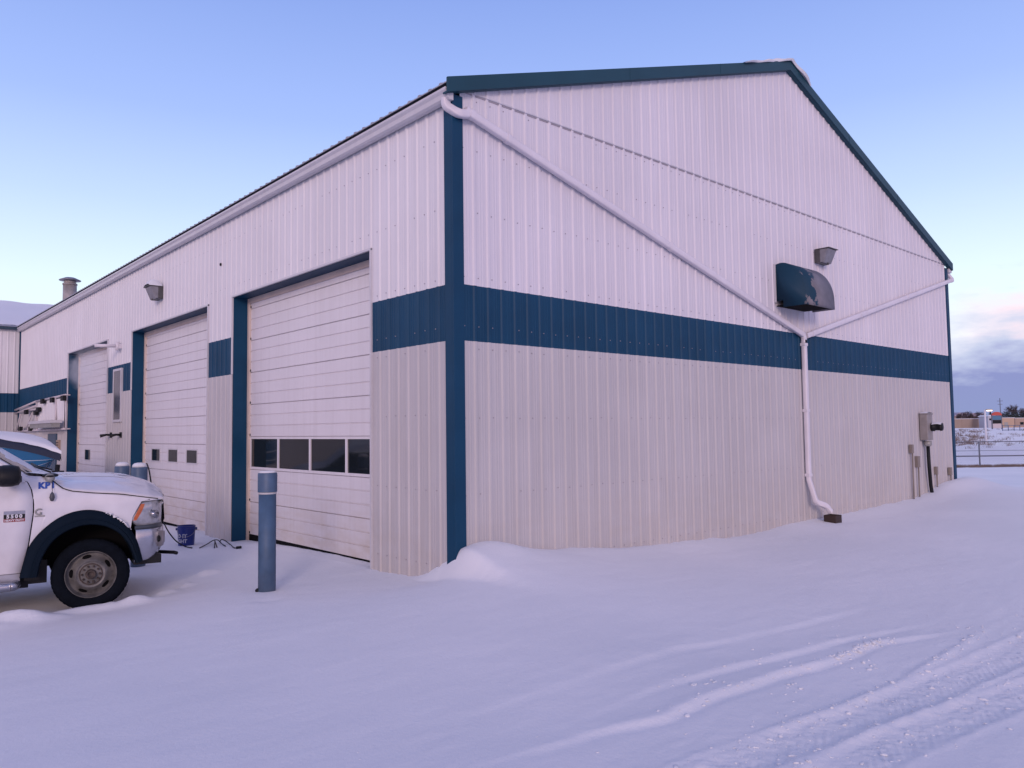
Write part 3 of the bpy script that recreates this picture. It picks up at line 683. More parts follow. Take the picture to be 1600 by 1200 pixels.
for x_ in (X0, X1):
    poly = [(x_, -d_, z_) for d_, z_ in prof]+[(x_, -.18, DZB), (x_, -.18, DZB+.13), (x_, .02, DZB+.13)]
    m.add(poly, [tuple(range(len(poly)))])
o = m.build('hood_shell', PEEL, hd, autosmooth=40); sm_ = o.modifiers.new('thick', 'SOLIDIFY'); sm_.thickness = .01; sm_.offset = 0
m = MB(); m.bb(X0-.05, X0-.012, -.05, -.02, DZB+.10, DZT+.03); m.bb(X0-.05, X1+.05, -.03, -.02, DZB+.1, DZT+.03); m.build('mounting_flange', GUT, hd)
m = MB(); m.bb(X0+.02, X1-.02, -.60, -.03, DZB+.03, DZB+.05); m.build('grille', GAP, hd)  # plain dark sheet in place of the shaded opening underneath

# ------------------------------------------------------------------ electric meter and conduits at the far end of the gable
BOX = mat('meter_box_grey', (.26, .24, .23), .5, var=.15, vscale=6)
BEI = mat('small_box_beige', (.22, .19, .165), .6, var=.1)
e = bpy.data.objects.new('electric_meter', None); C.objects.link(e); e.parent = bld
m = MB(); m.bb(14.40, 14.74, -.20, -.02, 1.31, 1.95); m.bb(14.38, 14.76, -.22, -.02, 1.94, 1.97); m.build('meter_box', BOX, e, bevel=.01)
m = MB(); Mm = Matrix.Translation((14.66, -.20, 1.63)) @ Matrix.Rotation(R(90), 4, 'X'); m.lathe([(.10, 0), (.105, .07), (.085, .08), (.085, .19), (.10, .21), (.09, .25), (0, .26)], 24, M=Mm); m.build('meter_dial', BLACK, e)
m = MB(); sh = []
for i in range(7): t = i/6*2-1; sh.append([(14.66+t*.09, -.23-.22*j/5, 1.63+.085*math.sqrt(max(0, 1-t*t*.8))+.02+.015*math.sin(math.pi*j/5)) for j in range(6)])
m.loft(sh); m.build('snow_cap', SNOW, e)
m = MB(); sh = [[(14.38+.38*i/6, -.21+.18*j/5, 1.972+.035*math.sin(math.pi*i/6)**.4*math.sin(math.pi*(.1+.8*j/5))**.5) for j in range(6)] for i in range(7)]
m.loft(sh); m.build('snow_cap', SNOW, e)
m = MB(); m.lathe([(.07, 1.16), (.09, 1.2), (.09, 1.29)], 16, M=Matrix.Translation((14.60, -.12, 0))); m.build('conduit_hub', GALV, e)
m = MB(); m.tube([(14.60, -.12, 1.2), (14.62, -.12, .7), (14.70, -.11, .2), (14.82, -.10, -.1), (14.87, -.10, -.5)], .042); m.build('conduit', BLACK, e)
for px, zt, zb_, w, h in ((13.74, 1.22, -.4, .11, .21), (14.08, .93, -.4, .14, .27), (15.24, .63, -.4, .09, .20), (16.20, .57, -.4, .12, .20)):
    e = bpy.data.objects.new('junction_box', None); C.objects.link(e); e.parent = bld
    m = MB(); m.bb(px-w/2, px+w/2, -.095, -.02, zt-h, zt); m.build('box_body', BEI, e, bevel=.008)
    m = MB(); m.tube([(px+.01, -.07, zt-h), (px+.02, -.06, zb_)], .017); m.build('conduit', BEI, e)

# ------------------------------------------------------------------ things on the door wall
e = bpy.data.objects.new('narrow_window', None); C.objects.link(e); e.parent = bld
m = MB(); ya, yb, za, zb_ = 14.03, 14.66, 2.09, 3.36
for q_ in ((ya-.06, ya, za-.06, zb_+.06), (yb, yb+.06, za-.06, zb_+.06), (ya, yb, za-.06, za), (ya, yb, zb_, zb_+.06)): m.bb(-.05, .01, *q_)
m.build('window_frame', GUT, e)
m = MB(); m.bb(-.036, -.028, ya, yb, za, zb_); m.build('window_pane', GREYG, e)
e = bpy.data.objects.new('exhaust_pipe', None); C.objects.link(e); e.parent = bld
m = MB(); m.tube(dense([(-.10, 14.15, 4.00), (-.62, 14.22, 3.98)]), .045); m.tube([(-.10, 14.15, 4.10), (-.10, 14.15, 3.88)], .055); m.bb(-.08, 0, 14.1, 14.2, 3.93, 4.05); m.build('pipe', PIPE, e)
for yy in (14.05, 14.95):
    m = MB(); m.tube([(0, yy, 1.69), (-.12, yy, 1.70), (-.27, yy, 1.67)], .035, scale=[1, .8, 1.3]); m.bb(-.03, 0, yy-.06, yy+.06, 1.62, 1.76); m.build('rail_hook', BLACK, bld)
e = bpy.data.objects.new('service_door', None); C.objects.link(e); e.parent = bld
m = MB(); m.bb(-.05, -.0, 21.25, 22.45, -.9, 1.76); m.build('door_leaf', mat('slate_blue_door', (.045, .085, .14), .5, var=.1), e)
m = MB(); m.bb(-.07, 0, 20.75, 21.1, .95, 1.55)
m.build('louvre', mat('tan_louvre', (.36, .27, .21), .6), bld)
m = MB()
for k in range(7): m.bb(-.076, -.07, 20.77, 21.08, 1.0+k*.075, 1.03+k*.075)
m.build('louvre_slats', BLACK, bpy.data.objects['louvre'])
# small dark fleck below the eave
m = MB(); m.lathe([(0, 0), (.03, .01), (.03, .03), (0, .035)], 12, M=Matrix.Translation((-.01, 7.42, 5.0)) @ Matrix.Rotation(R(-90), 4, 'Y')); m.build('wall_grommet', BLACK, bld)

# chimney flue through the roof
e = bpy.data.objects.new('flue', None); C.objects.link(e); e.parent = bld
fx, fy = 1.6, 27.6; zb_ = ZRK+fx*sl_
m = MB(); m.lathe([(.25, zb_-.1), (.25, 7.80)], 24, M=Matrix.Translation((fx, fy, 0))); m.lathe([(.27, 7.80), (.27, 7.86)], 24, M=Matrix.Translation((fx, fy, 0))); m.lathe([(.22, 7.86), (.22, 7.98)], 24, M=Matrix.Translation((fx, fy, 0))); m.build('flue_pipe', mat('weathered_flue', (.33, .31, .30), .5, metal=.2, var=.25, vscale=4), e)
m = MB(); m.lathe([(.40, 7.98), (.40, 8.00), (.18, 8.10), (0, 8.12)], 24, M=Matrix.Translation((fx, fy, 0))); m.build('rain_cap', STEEL, e)

# snow lying along the ridge, curling over the rake
m = MB(); secs = []
for i in range(60):
    t = i/59; x_ = W/2-1.75+t*2.55
    zr_ = ZR+.035-abs(x_-W/2)*sl_
    h_ = (.01+.055*max(0, math.sin(math.pi*min(1, t*1.02)))**.7)*(.7+.6*(math.sin(t*17)*.3+.5+.25*math.sin(t*41)))
    ov = .03+.05*(math.sin(t*9+1)+math.sin(t*23))*.5
    secs.append([(x_, -.128-ov*.6, zr_-.01), (x_, -.15-ov, zr_+h_*.35), (x_, -.12-ov*.5, zr_+h_*.8), (x_, .1, zr_+h_), (x_, 1.5, zr_+h_), (x_, 5, zr_+h_*.9), (x_, 12, zr_+.02)])
m.loft(secs); o = m.build('roof_snow', SNOW, None); tag(o, 'thin snow drift lying along the roof ridge', None, None, 'structure')

# ------------------------------------------------------------------ neighbouring wing on the left
wing = thing('metal_wing', (-.4, YEND, 0), 'white and blue wing with a snowy roof joining at far left', 'building')
def wb(mb): mb.v = [(x+.4, y-YEND, z) for x, y, z in mb.v]; return mb
Ow = Vector((-14, YEND-.01, 0))
m = MB(); ribbed(m, Ow, UX, VZ, NY, 0, 13.96, 3.37, 5.9); wb(m).build('upper_wall', WHITE, wing)
m = MB(); ribbed(m, Ow, UX, VZ, NY, 0, 13.96, 2.62, 3.37); wb(m).build('wall_stripe', BLUE, wing)
m = MB(); ribbed(m, Ow, UX, VZ, NY, 0, 13.96, -1.2, 2.62); wb(m).build('lower_wall', LOWER, wing)
m = MB(); m.bb(-14, -.02, YEND+.05, YEND+9.6, -1.2, 5.8); wb(m).build('wall_core', GAP, wing)
m = MB(); m.bb(-14.2, -.04, YEND-.2, YEND-.08, 5.86, 5.99); wb(m).build('gutter', SOFF, wing)
sr = .333; thr = math.atan(sr)
m = MB(); ribbed(m, Vector((-14.2, YEND-.22, 5.98)), UX, Vector((0, math.cos(thr), math.sin(thr))), Vector((0, -math.sin(thr), math.cos(thr))), 0, 18.5, .0, 5.35); wb(m).build('roof', ROOFM, wing)
m = MB()
def wz(y): return 5.98+(y-YEND+.22)*sr+.02
secs = []
for i in range(90):
    x_ = -14+i*.205; e_ = .12+.1*math.sin(i*1.9)+.08*math.sin(i*.7); 
    secs.append([(x_, YEND-.16+e_*.6, wz(YEND-.16+e_*.6)+.002)]+[(x_, y_, wz(y_)+.05+.02*math.sin(i*.8+y_*2)) for y_ in (YEND+.1+e_, YEND+1.2, YEND+2.4, YEND+3.6, YEND+4.7)])
m.loft(secs); wb(m).build('roof_snow_sheet', SNOW, wing)

# ------------------------------------------------------------------ bollards
BOLL = mat('faded_blue_bollard', (.045, .095, .17), .55, var=.18, vscale=6, streak=.25, dirt=(-.1, .5, (.13, .14, .17), .5))
BOLC = mat('blue_bollard_cap', (.055, .105, .185), .5, var=.15, vscale=8)
RING = mat('bollard_ring', (.50, .50, .52), .5)
def bollard(x, y, h, label, snow=.05):
    z = ground_z(x, y)
    t = thing('bollard', (x, y, z), label, 'bollard', group='blue steel bollards in front of the garage doors')
    m = MB(); m.lathe([(.104, -.3), (.104, h-.235)], 32); m.build('post', BOLL, t)
    m = MB(); m.lathe([(.107, h-.262), (.107, h-.238)], 32); m.build('reflective_ring', RING, t)
    m = MB(); m.lathe([(.115, h-.236), (.115, h-.02), (.108, h-.004), (.09, h), (0, h+.004)], 32); m.build('cap_sleeve', BOLC, t, autosmooth=40)
    m = MB(); m.lathe([(.104, h-.003), (.098, h+snow*.5), (.07, h+snow*.88), (.03, h+snow), (0, h+snow)], 24); m.build('snow_cap', SNOW, t)
    return t
def onground(px, py, D0, lift=.012):
    d = at(px, py, 1)-CAM; t = D0
    for _ in range(30):
        p = CAM+d*t; g = ground_z(p.x, p.y)+lift; t *= (CAM.z-g)/(CAM.z-p.z) if CAM.z-p.z > .01 else 1
    return CAM+d*t
bp = onground(417, 923, 9.10, 0)
bollard(bp.x, bp.y, 1.43, 'tall faded blue bollard standing alone in front of the near door', .022)
p = at(191.5, 700, 12.9); bollard(p.x, p.y, 1.50, 'left one of two snow capped blue bollards behind the truck hood', .065)
p = at(218.5, 700, 11.8); bollard(p.x, p.y, 1.50, 'right one of two snow capped blue bollards behind the truck hood', .065)
# chained stone at the foot of the near bollard
# ------------------------------------------------------------------ bucket
BK = mat('blue_bucket_plastic', (.006, .020, .17), .35, var=.1); BKT = mat('bucket_print', (.42, .44, .52), .5)
def text_mesh(s, size, bold=0.0, spacing=1.0):
    cu = bpy.data.curves.new('txt', 'FONT'); cu.body = s; cu.size = size; cu.offset = bold; cu.space_character = spacing; cu.align_x = 'CENTER'; cu.align_y = 'CENTER'; cu.resolution_u = 3
    o = bpy.data.objects.new('txt', cu); C.objects.link(o)
    bpy.context.view_layer.update(); me = bpy.data.meshes.new_from_object(o.evaluated_get(bpy.context.evaluated_depsgraph_get()))
    bpy.data.objects.remove(o); return me
bx, by = at(291, 850, 14.0).x, at(291, 850, 14.0).y; bz = ground_z(bx, by)
bk = thing('bucket', (bx, by, bz-.02), 'blue plastic bucket with white print standing in the snow by the door', 'bucket')
m = MB(); m.lathe([(.135, 0), (.150, .30), (.158, .30), (.158, .33), (.152, .33), (.154, .365), (.160, .37), (.148, .375), (.138, .06), (0, .05)], 36); m.build('bucket_body', BK, bk, autosmooth=35)
m = MB(); m.lathe([(0, .335), (.148, .34)], 24); m.build('snow_fill', SNOW, bk)
vd = math.atan2(CAM.y-by, CAM.x-bx)
def wrap_text(s, size, ang, z, rad, parent):
    me = text_mesh(s, size, .0035); 
    for v in me.vertices:
        a = ang+v.co.x/rad; r_ = rad+.002; zz = z+v.co.y
        v.co = (r_*math.cos(a), r_*math.sin(a), zz)
    me.materials.append(BKT); o = bpy.data.objects.new('print', me); C.objects.link(o); o.parent = parent
wrap_text('DO IT', .095, vd-.80, .195, .147, bk); wrap_text('RIGHT', .085, vd-.78, .105, .143, bk)
m = MB(); hp = []
for i in range(13): a = math.pi*i/12; hp.append(Vector((math.cos(vd+1.57)*.158*math.cos(a)+math.cos(vd)*.172*math.sin(a)**.5*1, math.sin(vd+1.57)*.158*math.cos(a)+math.sin(vd)*.172*math.sin(a)**.5, .32-.17*math.sin(a)*(.6+.4*i/12))))
m.tube(hp, .0035, n=6); m.build('handle', STEEL, bk)
for s in (-1, 1): m = MB(); m.box((math.cos(vd+s*1.57)*.163, math.sin(vd+s*1.57)*.163, .315), (.03, .03, .04)); m.build('handle_lug', BK, bk)
# ------------------------------------------------------------------ extension cord
m = MB()
def smoothp(P, n=5):
    P = [Vector(p) for p in P]; out = []
    for i in range(len(P)-1):
        a, b, c, d = P[max(i-1, 0)], P[i], P[i+1], P[min(i+2, len(P)-1)]
        for k in range(n):
            t = k/n; out.append(.5*((2*b)+(-a+c)*t+(2*a-5*b+4*c-d)*t*t+(-a+3*b-3*c+d)*t**3))
    out.append(P[-1]); return out
def onground(px, py, D0, lift=.012):
    d = at(px, py, 1)-CAM; t = D0
    for _ in range(30):
        p = CAM+d*t; g = ground_z(p.x, p.y)+lift; t *= (CAM.z-g)/(CAM.z-p.z) if CAM.z-p.z > .01 else 1
    return CAM+d*t
A_ = at(229, 724, 11.9)
pth = [A_, at(233, 735, 12.0), at(238, 765, 12.3), at(246, 795, 12.8), at(255, 815, 13.2), at(264, 832, 13.5), at(276, 846, 13.7)]
g0 = onground(290, 854, 13.8); pth += [g0, onground(300, 856, 13.5)]
m.tube(smoothp(pth), .011, n=6)
a1 = onground(312, 856, 13.5); a2 = onground(324, 850, 13.8, .03); a3 = at(336, 843.5, 14.1); a4 = at(343, 846, 14.1); a5 = onground(350, 850, 14.0)
m.tube(smoothp([a1, a2, at(330, 846, 14.0), a3, at(341, 844, 14.1), a4, at(347, 850, 14.0), onground(352, 853, 13.7, .02)]), .009, n=6)
m.tube(smoothp([at(336, 843.5, 14.1), onground(335, 856, 13.5, .01)]), .009, n=6); m.tube(smoothp([at(336, 846, 14.1), onground(339, 855, 13.5, .01)]), .009, n=6)
m.tube(smoothp([at(344, 846, 14.0), at(346, 843, 14.0), at(352, 845, 13.95), at(360, 851, 13.8), onground(366, 856, 13.6), onground(371, 855.5, 13.6)]), .009, n=6)
m.tube([onground(369, 856, 13.6, .02), onground(377, 855, 13.6, .02)], .024, n=8)
tag(m.build('extension_cord', BLACK), 'black extension cord trailing from the bollard over the snow past the blue bucket', 'cord')

# ------------------------------------------------------------------ the truck
PAINT = mat('white_truck_paint', (.66, .65, .68), .26, var=.07, vscale=4, coat=.5, bump=.04, bscale=60, dirt=(.35, 1.0, (.46, .42, .40), .55))
FLARE = mat('black_flare_plastic', (.003, .009, .018), .75, spec=.1, var=.15)
RUBBER = mat('tyre_rubber', (.004, .006, .010), .9, spec=.1, var=.2, vscale=10, bump=.3, bscale=30)
CHROME = mat('dull_chrome', (.42, .43, .48), .25, metal=.85, var=.12, vscale=6)
RIM = mat('rusty_painted_rim', (.135, .13, .125), .5, metal=.3, var=.4, vscale=11)
HUB = mat('rusty_hub', (.075, .058, .050), .75, metal=.3, var=.5, vscale=20)
LAMP = mat('headlight_lens', (.36, .37, .40), .06, metal=.25, var=.25, vscale=12, spec=.8, coat=.6)
AMBER = mat('amber_lens', (.45, .11, .035), .15, var=.25, vscale=30)
DECAL = mat('blue_decal', (.010, .07, .36), .4); RED = mat('red_badge', (.25, .015, .02), .4)
WIND = mat('windscreen_glass', (.03, .035, .045), .05, spec=.8)
TH = R(-10)
trk = thing('pickup_truck', (-3.204, 3.488, -.32), 'white heavy duty work truck with black fender flares parked nose toward the doors', 'truck', rz=TH)
ip = lambda s, P: float(np.interp(s, [p[0] for p in P], [p[1] for p in P]))
def yprof(z): return ip(z, [(.40, .955), (.50, .985), (.80, 1.0), (.84, .992), (1.0, 1.0), (1.2, .998), (1.3, .985), (1.4, .955), (1.5, .925), (1.57, .90)])
def ytap(s): return ip(s, [(-.7, 1), (.25, 1), (.45, .985), (.6, .955), (.72, .905)])
SHUT = [(-.62, 1.575), (-.45, 1.555), (-.40, 1.50), (-.31, 1.415), (-.22, 1.378), (0, 1.345), (.3, 1.315), (.5, 1.275), (.70, 1.235)]
FOUT = [(-.705, .45), (-.67, .62), (-.625, .78), (-.55, .90), (-.47, .985), (-.38, 1.06), (-.28, 1.115), (-.16, 1.15), (-.03, 1.155), (.10, 1.125), (.23, 1.06), (.33, .98), (.41, .88), (.48, .73), (.535, .52)]
FIN = [(-.53, .45), (-.51, .59), (-.47, .70), (-.42, .79), (-.36, .86), (-.285, .915), (-.20, .955), (-.11, .98), (-.02, .985), (.08, .97), (.17, .935), (.26, .875), (.335, .79), (.40, .67), (.455, .50)]
SEAM_ = [(.45, -.700), (.8, -.625), (1.16, -.585), (1.30, -.588), (1.42, -.612), (1.50, -.650), (1.58, -.72)]
for side in (-1, 1):
    # fender sheet
    m = MB(); cols = list(np.linspace(-.585, .69, 52)); rows = []
    for s in cols:
        zt = ip(s, SHUT)
        if s < -.50: zl = .46
        elif s < .39: zl = ip(s, [(p[0]*.94, p[1]-.05) for p in FOUT])
        else: zl = ip(s, [(.39, .985), (.51, 1.215), (.69, 1.225)])
        zl = min(zl, zt-.006)
        row = []
        w_ = max(0, min(1, (-.30-s)/.285))
        for j in range(15):
            z = zl+(zt-zl)*j/14
            s_ = s+(ip(z, SEAM_)+.585+.006)*w_
            row.append((s_, side*yprof(z)*ytap(s), z))
        row.append((row[-1][0], side*(yprof(zt)*ytap(s)-.03), zt-.012)); rows.append(row)
    m.loft(rows); m.build('fender', PAINT, trk)
    # flare
    m = MB(); rows = []
    for (so_, zo), (si, zi) in zip(smoothp([(a, b, 0) for a, b in FOUT], 3), []) if False else []: pass
    fo = smoothp([(a, b, 0) for a, b in FOUT], 3); fi = smoothp([(a, b, 0) for a, b in FIN], 3)
    for o_, i_ in zip(fo, fi):
        L_ = lambda t: (o_.x+(i_.x-o_.x)*t, o_.y+(i_.y-o_.y)*t)
        rows.append([(L_(t)[0], side*yy, L_(t)[1]) for t, yy in ((0, .975), (0, 1.012), (.08, 1.035), (.45, 1.065), (.60, 1.060), (.66, 1.072), (.92, 1.068), (1, 1.045), (1.01, .95), (1.0, .62))])
    m.loft(rows); m.build('fender_flare', FLARE, trk, autosmooth=40)
    # front cap of the flare, running down to the bumper
    # door
    m = MB(); rows = []
    for j in range(26):
        z = .50+(1.50-.50)*j/25; r_ = ip(z, SEAM_)-.004; y = yprof(z)
        rows.append([(r_-.0, side*(y-.02), z)]+[(r_-.004+(-1.82-r_)*k/8, side*y, z) for k in range(9)]+[(-1.824, side*(y-.02), z)])
    m.loft(rows); dr_ = m.build('door', PAINT, trk)
    m = MB(); rows = []
    for j in range(26):
        z = .50+(1.50-.50)*j/25; y = yprof(z)
        rows.append([(-1.832, side*(y-.02), z)]+[(-1.832-1.02*k/6, side*y, z) for k in range(7)]+[(-2.856, side*(y-.02), z)])
    m.loft(rows); m.build('rear_door', PAINT, trk)
    m = MB(); m.bb(-1.72, -1.50, side*1.0, side*1.045, 1.29, 1.33); m.build('handle', CHROME, dr_, bevel=.01)
    # rocker
    m = MB(); m.loft([[(-.70, side*y, z) for y, z in ((.93, .38), (.975, .42), (.985, .492), (.93, .496))], [(-2.86, side*y, z) for y, z in ((.93, .38), (.975, .42), (.985, .492), (.93, .496))]], closed=True, caps=True); m.build('rocker_panel', PAINT, trk)
    # upper door frame: quarter light and window
    def glassy(z): return side*(.925-(z-1.50)*.31)
    def gp(s, z, o=0): return (s, glassy(z)+side*o, z)
    fr = [(-.72, 1.555), (-.91, 1.705), (-1.10, 1.85), (-1.30, 1.945), (-1.80, 1.965)]
    m = MB(); rows = [[gp(s, z, .012) for s, z in fr+[(-1.80, 1.50), (-.70, 1.50)]]]
    outer = [(-.665, 1.50), (-.735, 1.575), (-.93, 1.735), (-1.12, 1.88), (-1.32, 1.975), (-1.82, 1.99), (-1.82, 1.50)]
    inner = [(-.80, 1.52), (-.83, 1.56), (-.99, 1.70), (-1.16, 1.83), (-1.34, 1.915), (-1.77, 1.93), (-1.77, 1.52)]
    m.loft([[gp(s, z, .0) for s, z in outer], [gp(s, z, .016) for s, z in outer], [gp(s, z, .016) for s, z in inner], [gp(s, z, .0) for s, z in inner]], closed=True, smooth=False)
    m.build('window_frame', PAINT, dr_)
    m = MB(); m.add([gp(s, z, .006) for s, z in inner], [tuple(range(len(inner)))]); m.build('window', WIND, dr_)
    m = MB(); q4 = [(-1.88, 1.52), (-1.88, 1.93), (-2.55, 1.92), (-2.72, 1.60), (-2.72, 1.52)]; m.add([gp(s, z, .006) for s, z in q4], [tuple(range(5))]); m.build('rear_side_window', WIND, trk)
    # mirror
    mr = MB(); 
    mr.loft([[(-.70, side*.95, 1.50), (-.70, side*.95, 1.575), (-.86, side*.95, 1.60), (-.86, side*.95, 1.50)], [(-.76, side*1.10, 1.49), (-.76, side*1.10, 1.56), (-.88, side*1.10, 1.58), (-.88, side*1.10, 1.50)]], closed=True, caps=True)
    mr.build('mirror_arm', BLACK, trk, bevel=.01)
    mr = MB(); rows = []
    for k, (s, kk) in enumerate(((-.71, .55), (-.73, .85), (-.79, 1), (-.87, 1), (-.92, .93))):
        rows.append([(s, side*(1.20+.145*kk*math.cos(a)), 1.575+.105*kk*math.sin(a)*(1 if math.sin(a) < 0 else 1.25)) for a in [2*math.pi*i/16 for i in range(16)]])
    mr.loft(rows, closed=True, caps=True); mo = mr.build('mirror', BLACK, trk)
    mr = MB(); mr.bb(-.925, -.922, side*1.09, side*1.31, 1.51, 1.66); mr.build('mirror_glass', CHROME, mo)
    # step bar
    m = MB(); m.tube(smoothp([(-.78, side*.80, .40), (-.74, side*.98, .375), (-.80, side*1.045, .37), (-1.0, side*1.05, .37), (-2.5, side*1.05, .37), (-2.7, side*1.0, .37), (-2.75, side*.8, .40)]), .052, n=14); sb = m.build('step_bar', CHROME, trk)
    if side < 0:
        m = MB(); m.loft([[(-.84-.19*i, -1.05+.045*math.cos(a), .40+.030*math.sin(a)*(1 if 0 < i < 9 else .1)) for a in [math.pi*k/6 for k in range(7)]] for i in range(10)]); m.build('snow_strip', SNOW, sb)
    # headlight: wraps from the side round to the front
    PL = [(.395, .975), (.47, .968), (.56, .955), (.64, .93), (.70, .885), (.745, .81), (.775, .70), (.79, .56)]
    ZTOP = [(.395, 1.015), (.505, 1.205), (.60, 1.222), (.79, 1.215)]; ZBOT = [(.395, 1.0), (.46, .93), (.60, .93), (.79, .935)]
    m = MB(); rows = []
    PLd = [PL[0]]+[(a[0]+(b[0]-a[0])*t, a[1]+(b[1]-a[1])*t) for a, b in zip(PL[:-1], PL[1:]) for t in (.33, .66, 1)]
    for s, y in PLd:
        zt, zb2 = ip(s, ZTOP), ip(s, ZBOT)
        rows.append([(s, side*(y+.006-.03*abs(2*t-1)**3), zb2+(zt-zb2)*t) for t in [i/8 for i in range(9)]])
    m.loft(rows); hl = m.build('headlight', LAMP, trk)
    m = MB(); rows = []
    for k in range(5):
        t0 = k/4; row = []
        for i in range(6):
            v = i/5; z = .995+(1.185-.995)*v; s0 = .418+.092*v; s1 = s0+.042+.010*math.sin(v*3)
            s = s0+(s1-s0)*t0; row.append((s, side*(ip(s, PL)+.0075-.03*abs(2*(z-ip(s, ZBOT))/(ip(s, ZTOP)-ip(s, ZBOT))-1)**3), z))
        rows.append(row)
    m.loft(rows); m.build('turn_lamp', AMBER, hl)
    m = MB(); lp = [(side*0, 0)]
    m.lathe([(.0, .0), (.055, .004), (.065, .012)], 20, M=Matrix.Translation((.66, side*.925, 1.06)) @ Matrix.Rotation(side*R(-62), 4, 'X') @ Matrix.Rotation(R(35), 4, 'Y'))
    m.build('reflector', CHROME, hl)
    # black seam round the lamp, and bezel under it
    m = MB(); pth_ = [(.385, 1.005), (.44, 1.11), (.498, 1.212), (.60, 1.232), (.70, 1.232)]
    m.tube([(s, side*(ip(s, PL)+.002), z) for s, z in pth_], .006, n=6); m.tube([(.385, side*.972, 1.005), (.45, side*.965, .925)], .006, n=6); m.build('lamp_seal', BLACK, hl)
    m = MB(); rows = []
    for s, y in PLd[2:]: rows.append([(s, side*(y-.0), .882), (s, side*(y+.012), .90), (s, side*(y+.004), .928), (s, side*(y-.05), .93)])
    m.loft(rows); m.build('lamp_bezel', mat('dark_bezel', (.05, .06, .075), .4) if side < 0 else bpy.data.materials['dark_bezel'], trk)

# engine bay / cab core, all dark
m = MB(); m.bb(-.6, .66, -.62, .62, .5, 1.2); m.bb(-.50, .62, -.90, .90, 1.0, 1.17); m.bb(-2.85, -.68, -.93, .93, .45, 1.48); m.bb(-.74, -.60, -.88, .88, .5, 1.42)
m.build('inner_body', GAP, trk)
m = MB(); m.bb(-5.6, -.62, -.78, .78, .30, .52); m.bb(-.66, -.44, -.80, .80, .34, .60); m.bb(-6.0, .60, -.50, -.40, .52, .72); m.bb(-6.0, .6, .40, .50, .52, .72); m.tube([(0, -.85, .405), (0, .85, .405)], .06); m.tube([(-4.25, -.8, .405), (-4.25, .8, .405)], .08)  # black slabs added to block light under the truck, then rails and axles
m.tube([(-.55, -.55, .50), (-1.0, -.75, .42), (-1.4, -.78, .42)], .045); m.bb(-.66, -.52, -.93, -.86, .40, .50)
m.build('chassis_and_light_block', BLACK, trk)
# hood
m = MB(); rows = []
HC = [(-.52, 1.555), (-.40, 1.545), (-.1, 1.545), (.25, 1.525), (.45, 1.49), (.60, 1.44), (.70, 1.385), (.77, 1.31), (.79, 1.25)]
for k in range(44):
    s = -.50+1.26*k/43; ze = ip(s, SHUT)+.004; ye = yprof(ze)*ytap(s)-.006; zc = max(ip(s, HC), ze+.015); row = []
    nose = max(0, (s-.45)/.31)
    row.append((s, -ye+.03, ze-.02))
    for i in range(31):
        u = i/30*2-1; a = abs(u)
        f = (1-a**3.0)**1.0
        crown = .022*(1/(1+math.exp((a-.56)/.035)))-.012*math.exp(-((a-.62)/.06)**2)
        sx = s+.055*(1-u*u)*nose
        row.append((sx, u*ye, ze+(zc-ze-.02)*f+crown*(1-.5*nose)))
    row.append((s, ye-.03, ze-.02)); rows.append(row)
rows.append([(x+.012, y*.99, z-.035) for x, y, z in rows[-1]]); rows.append([(x-.01, y*.98, z-.07) for x, y, z in rows[-2]])
m.loft(rows); hood = m.build('hood', PAINT, trk)
for sd_ in (-1, 1):
    m = MB(); m.tube([(s_, sd_*(yprof(ip(s_, SHUT))*ytap(s_)+.001), ip(s_, SHUT)+.001) for s_ in np.linspace(-.40, .70, 24)], .0055, n=6); m.build('hood_gap', GAP, hood)
m = MB()  # patchy snow film on the hood, a few mm thick
for cx, cy, sx_, sy_ in ((.05, -.2, .34, .28), (-.28, .15, .2, .5), (.38, .2, .2, .35)):
    sh = []
    for i in range(13):
        r_ = []
        for j in range(13):
            a = i/12*2-1; b_ = j/12*2-1; rr_ = min(1, math.hypot(a, b_)); s = cx+a*sx_; y = cy+b_*sy_
            ze = ip(s, SHUT); ye = yprof(ze)*ytap(s)-.006; zc = max(ip(s, HC), ze+.015); u = abs(y/ye); f = (1-min(1, u)**3.2)**.9
            nose = max(0, (s-.45)/.31)
            z = ze+.004+(zc-ze-.024)*f+.022*(1/(1+math.exp((u-.56)/.035)))*(1-.5*nose)
            r_.append((s, y, z+.006*(1-rr_**2)*(1+.7*math.sin(i*2.1+j*1.3))-.003))
        sh.append(r_)
    m.loft(sh)
m.build('snow_film', SNOW, hood)
# cowl with snow, wipers
m = MB(); m.loft([[(-.46+.06*(1-(y/.86)**2), y, 1.575-.0*(y*y)) for y in np.linspace(-.88, .88, 13)], [(-.62+.06*(1-(y/.86)**2), y, 1.60) for y in np.linspace(-.88, .88, 13)], [(-.72, y, 1.60) for y in np.linspace(-.88, .88, 13)]]); m.build('cowl_snow', SNOW, trk)
m = MB(); m.tube([(-.42, -.5, 1.585), (-.55, -.2, 1.63), (-.62, .1, 1.66)], .01, n=6); m.tube([(-.40, .05, 1.59), (-.55, .35, 1.63), (-.62, .7, 1.66)], .01, n=6); m.build('wiper', BLACK, trk)
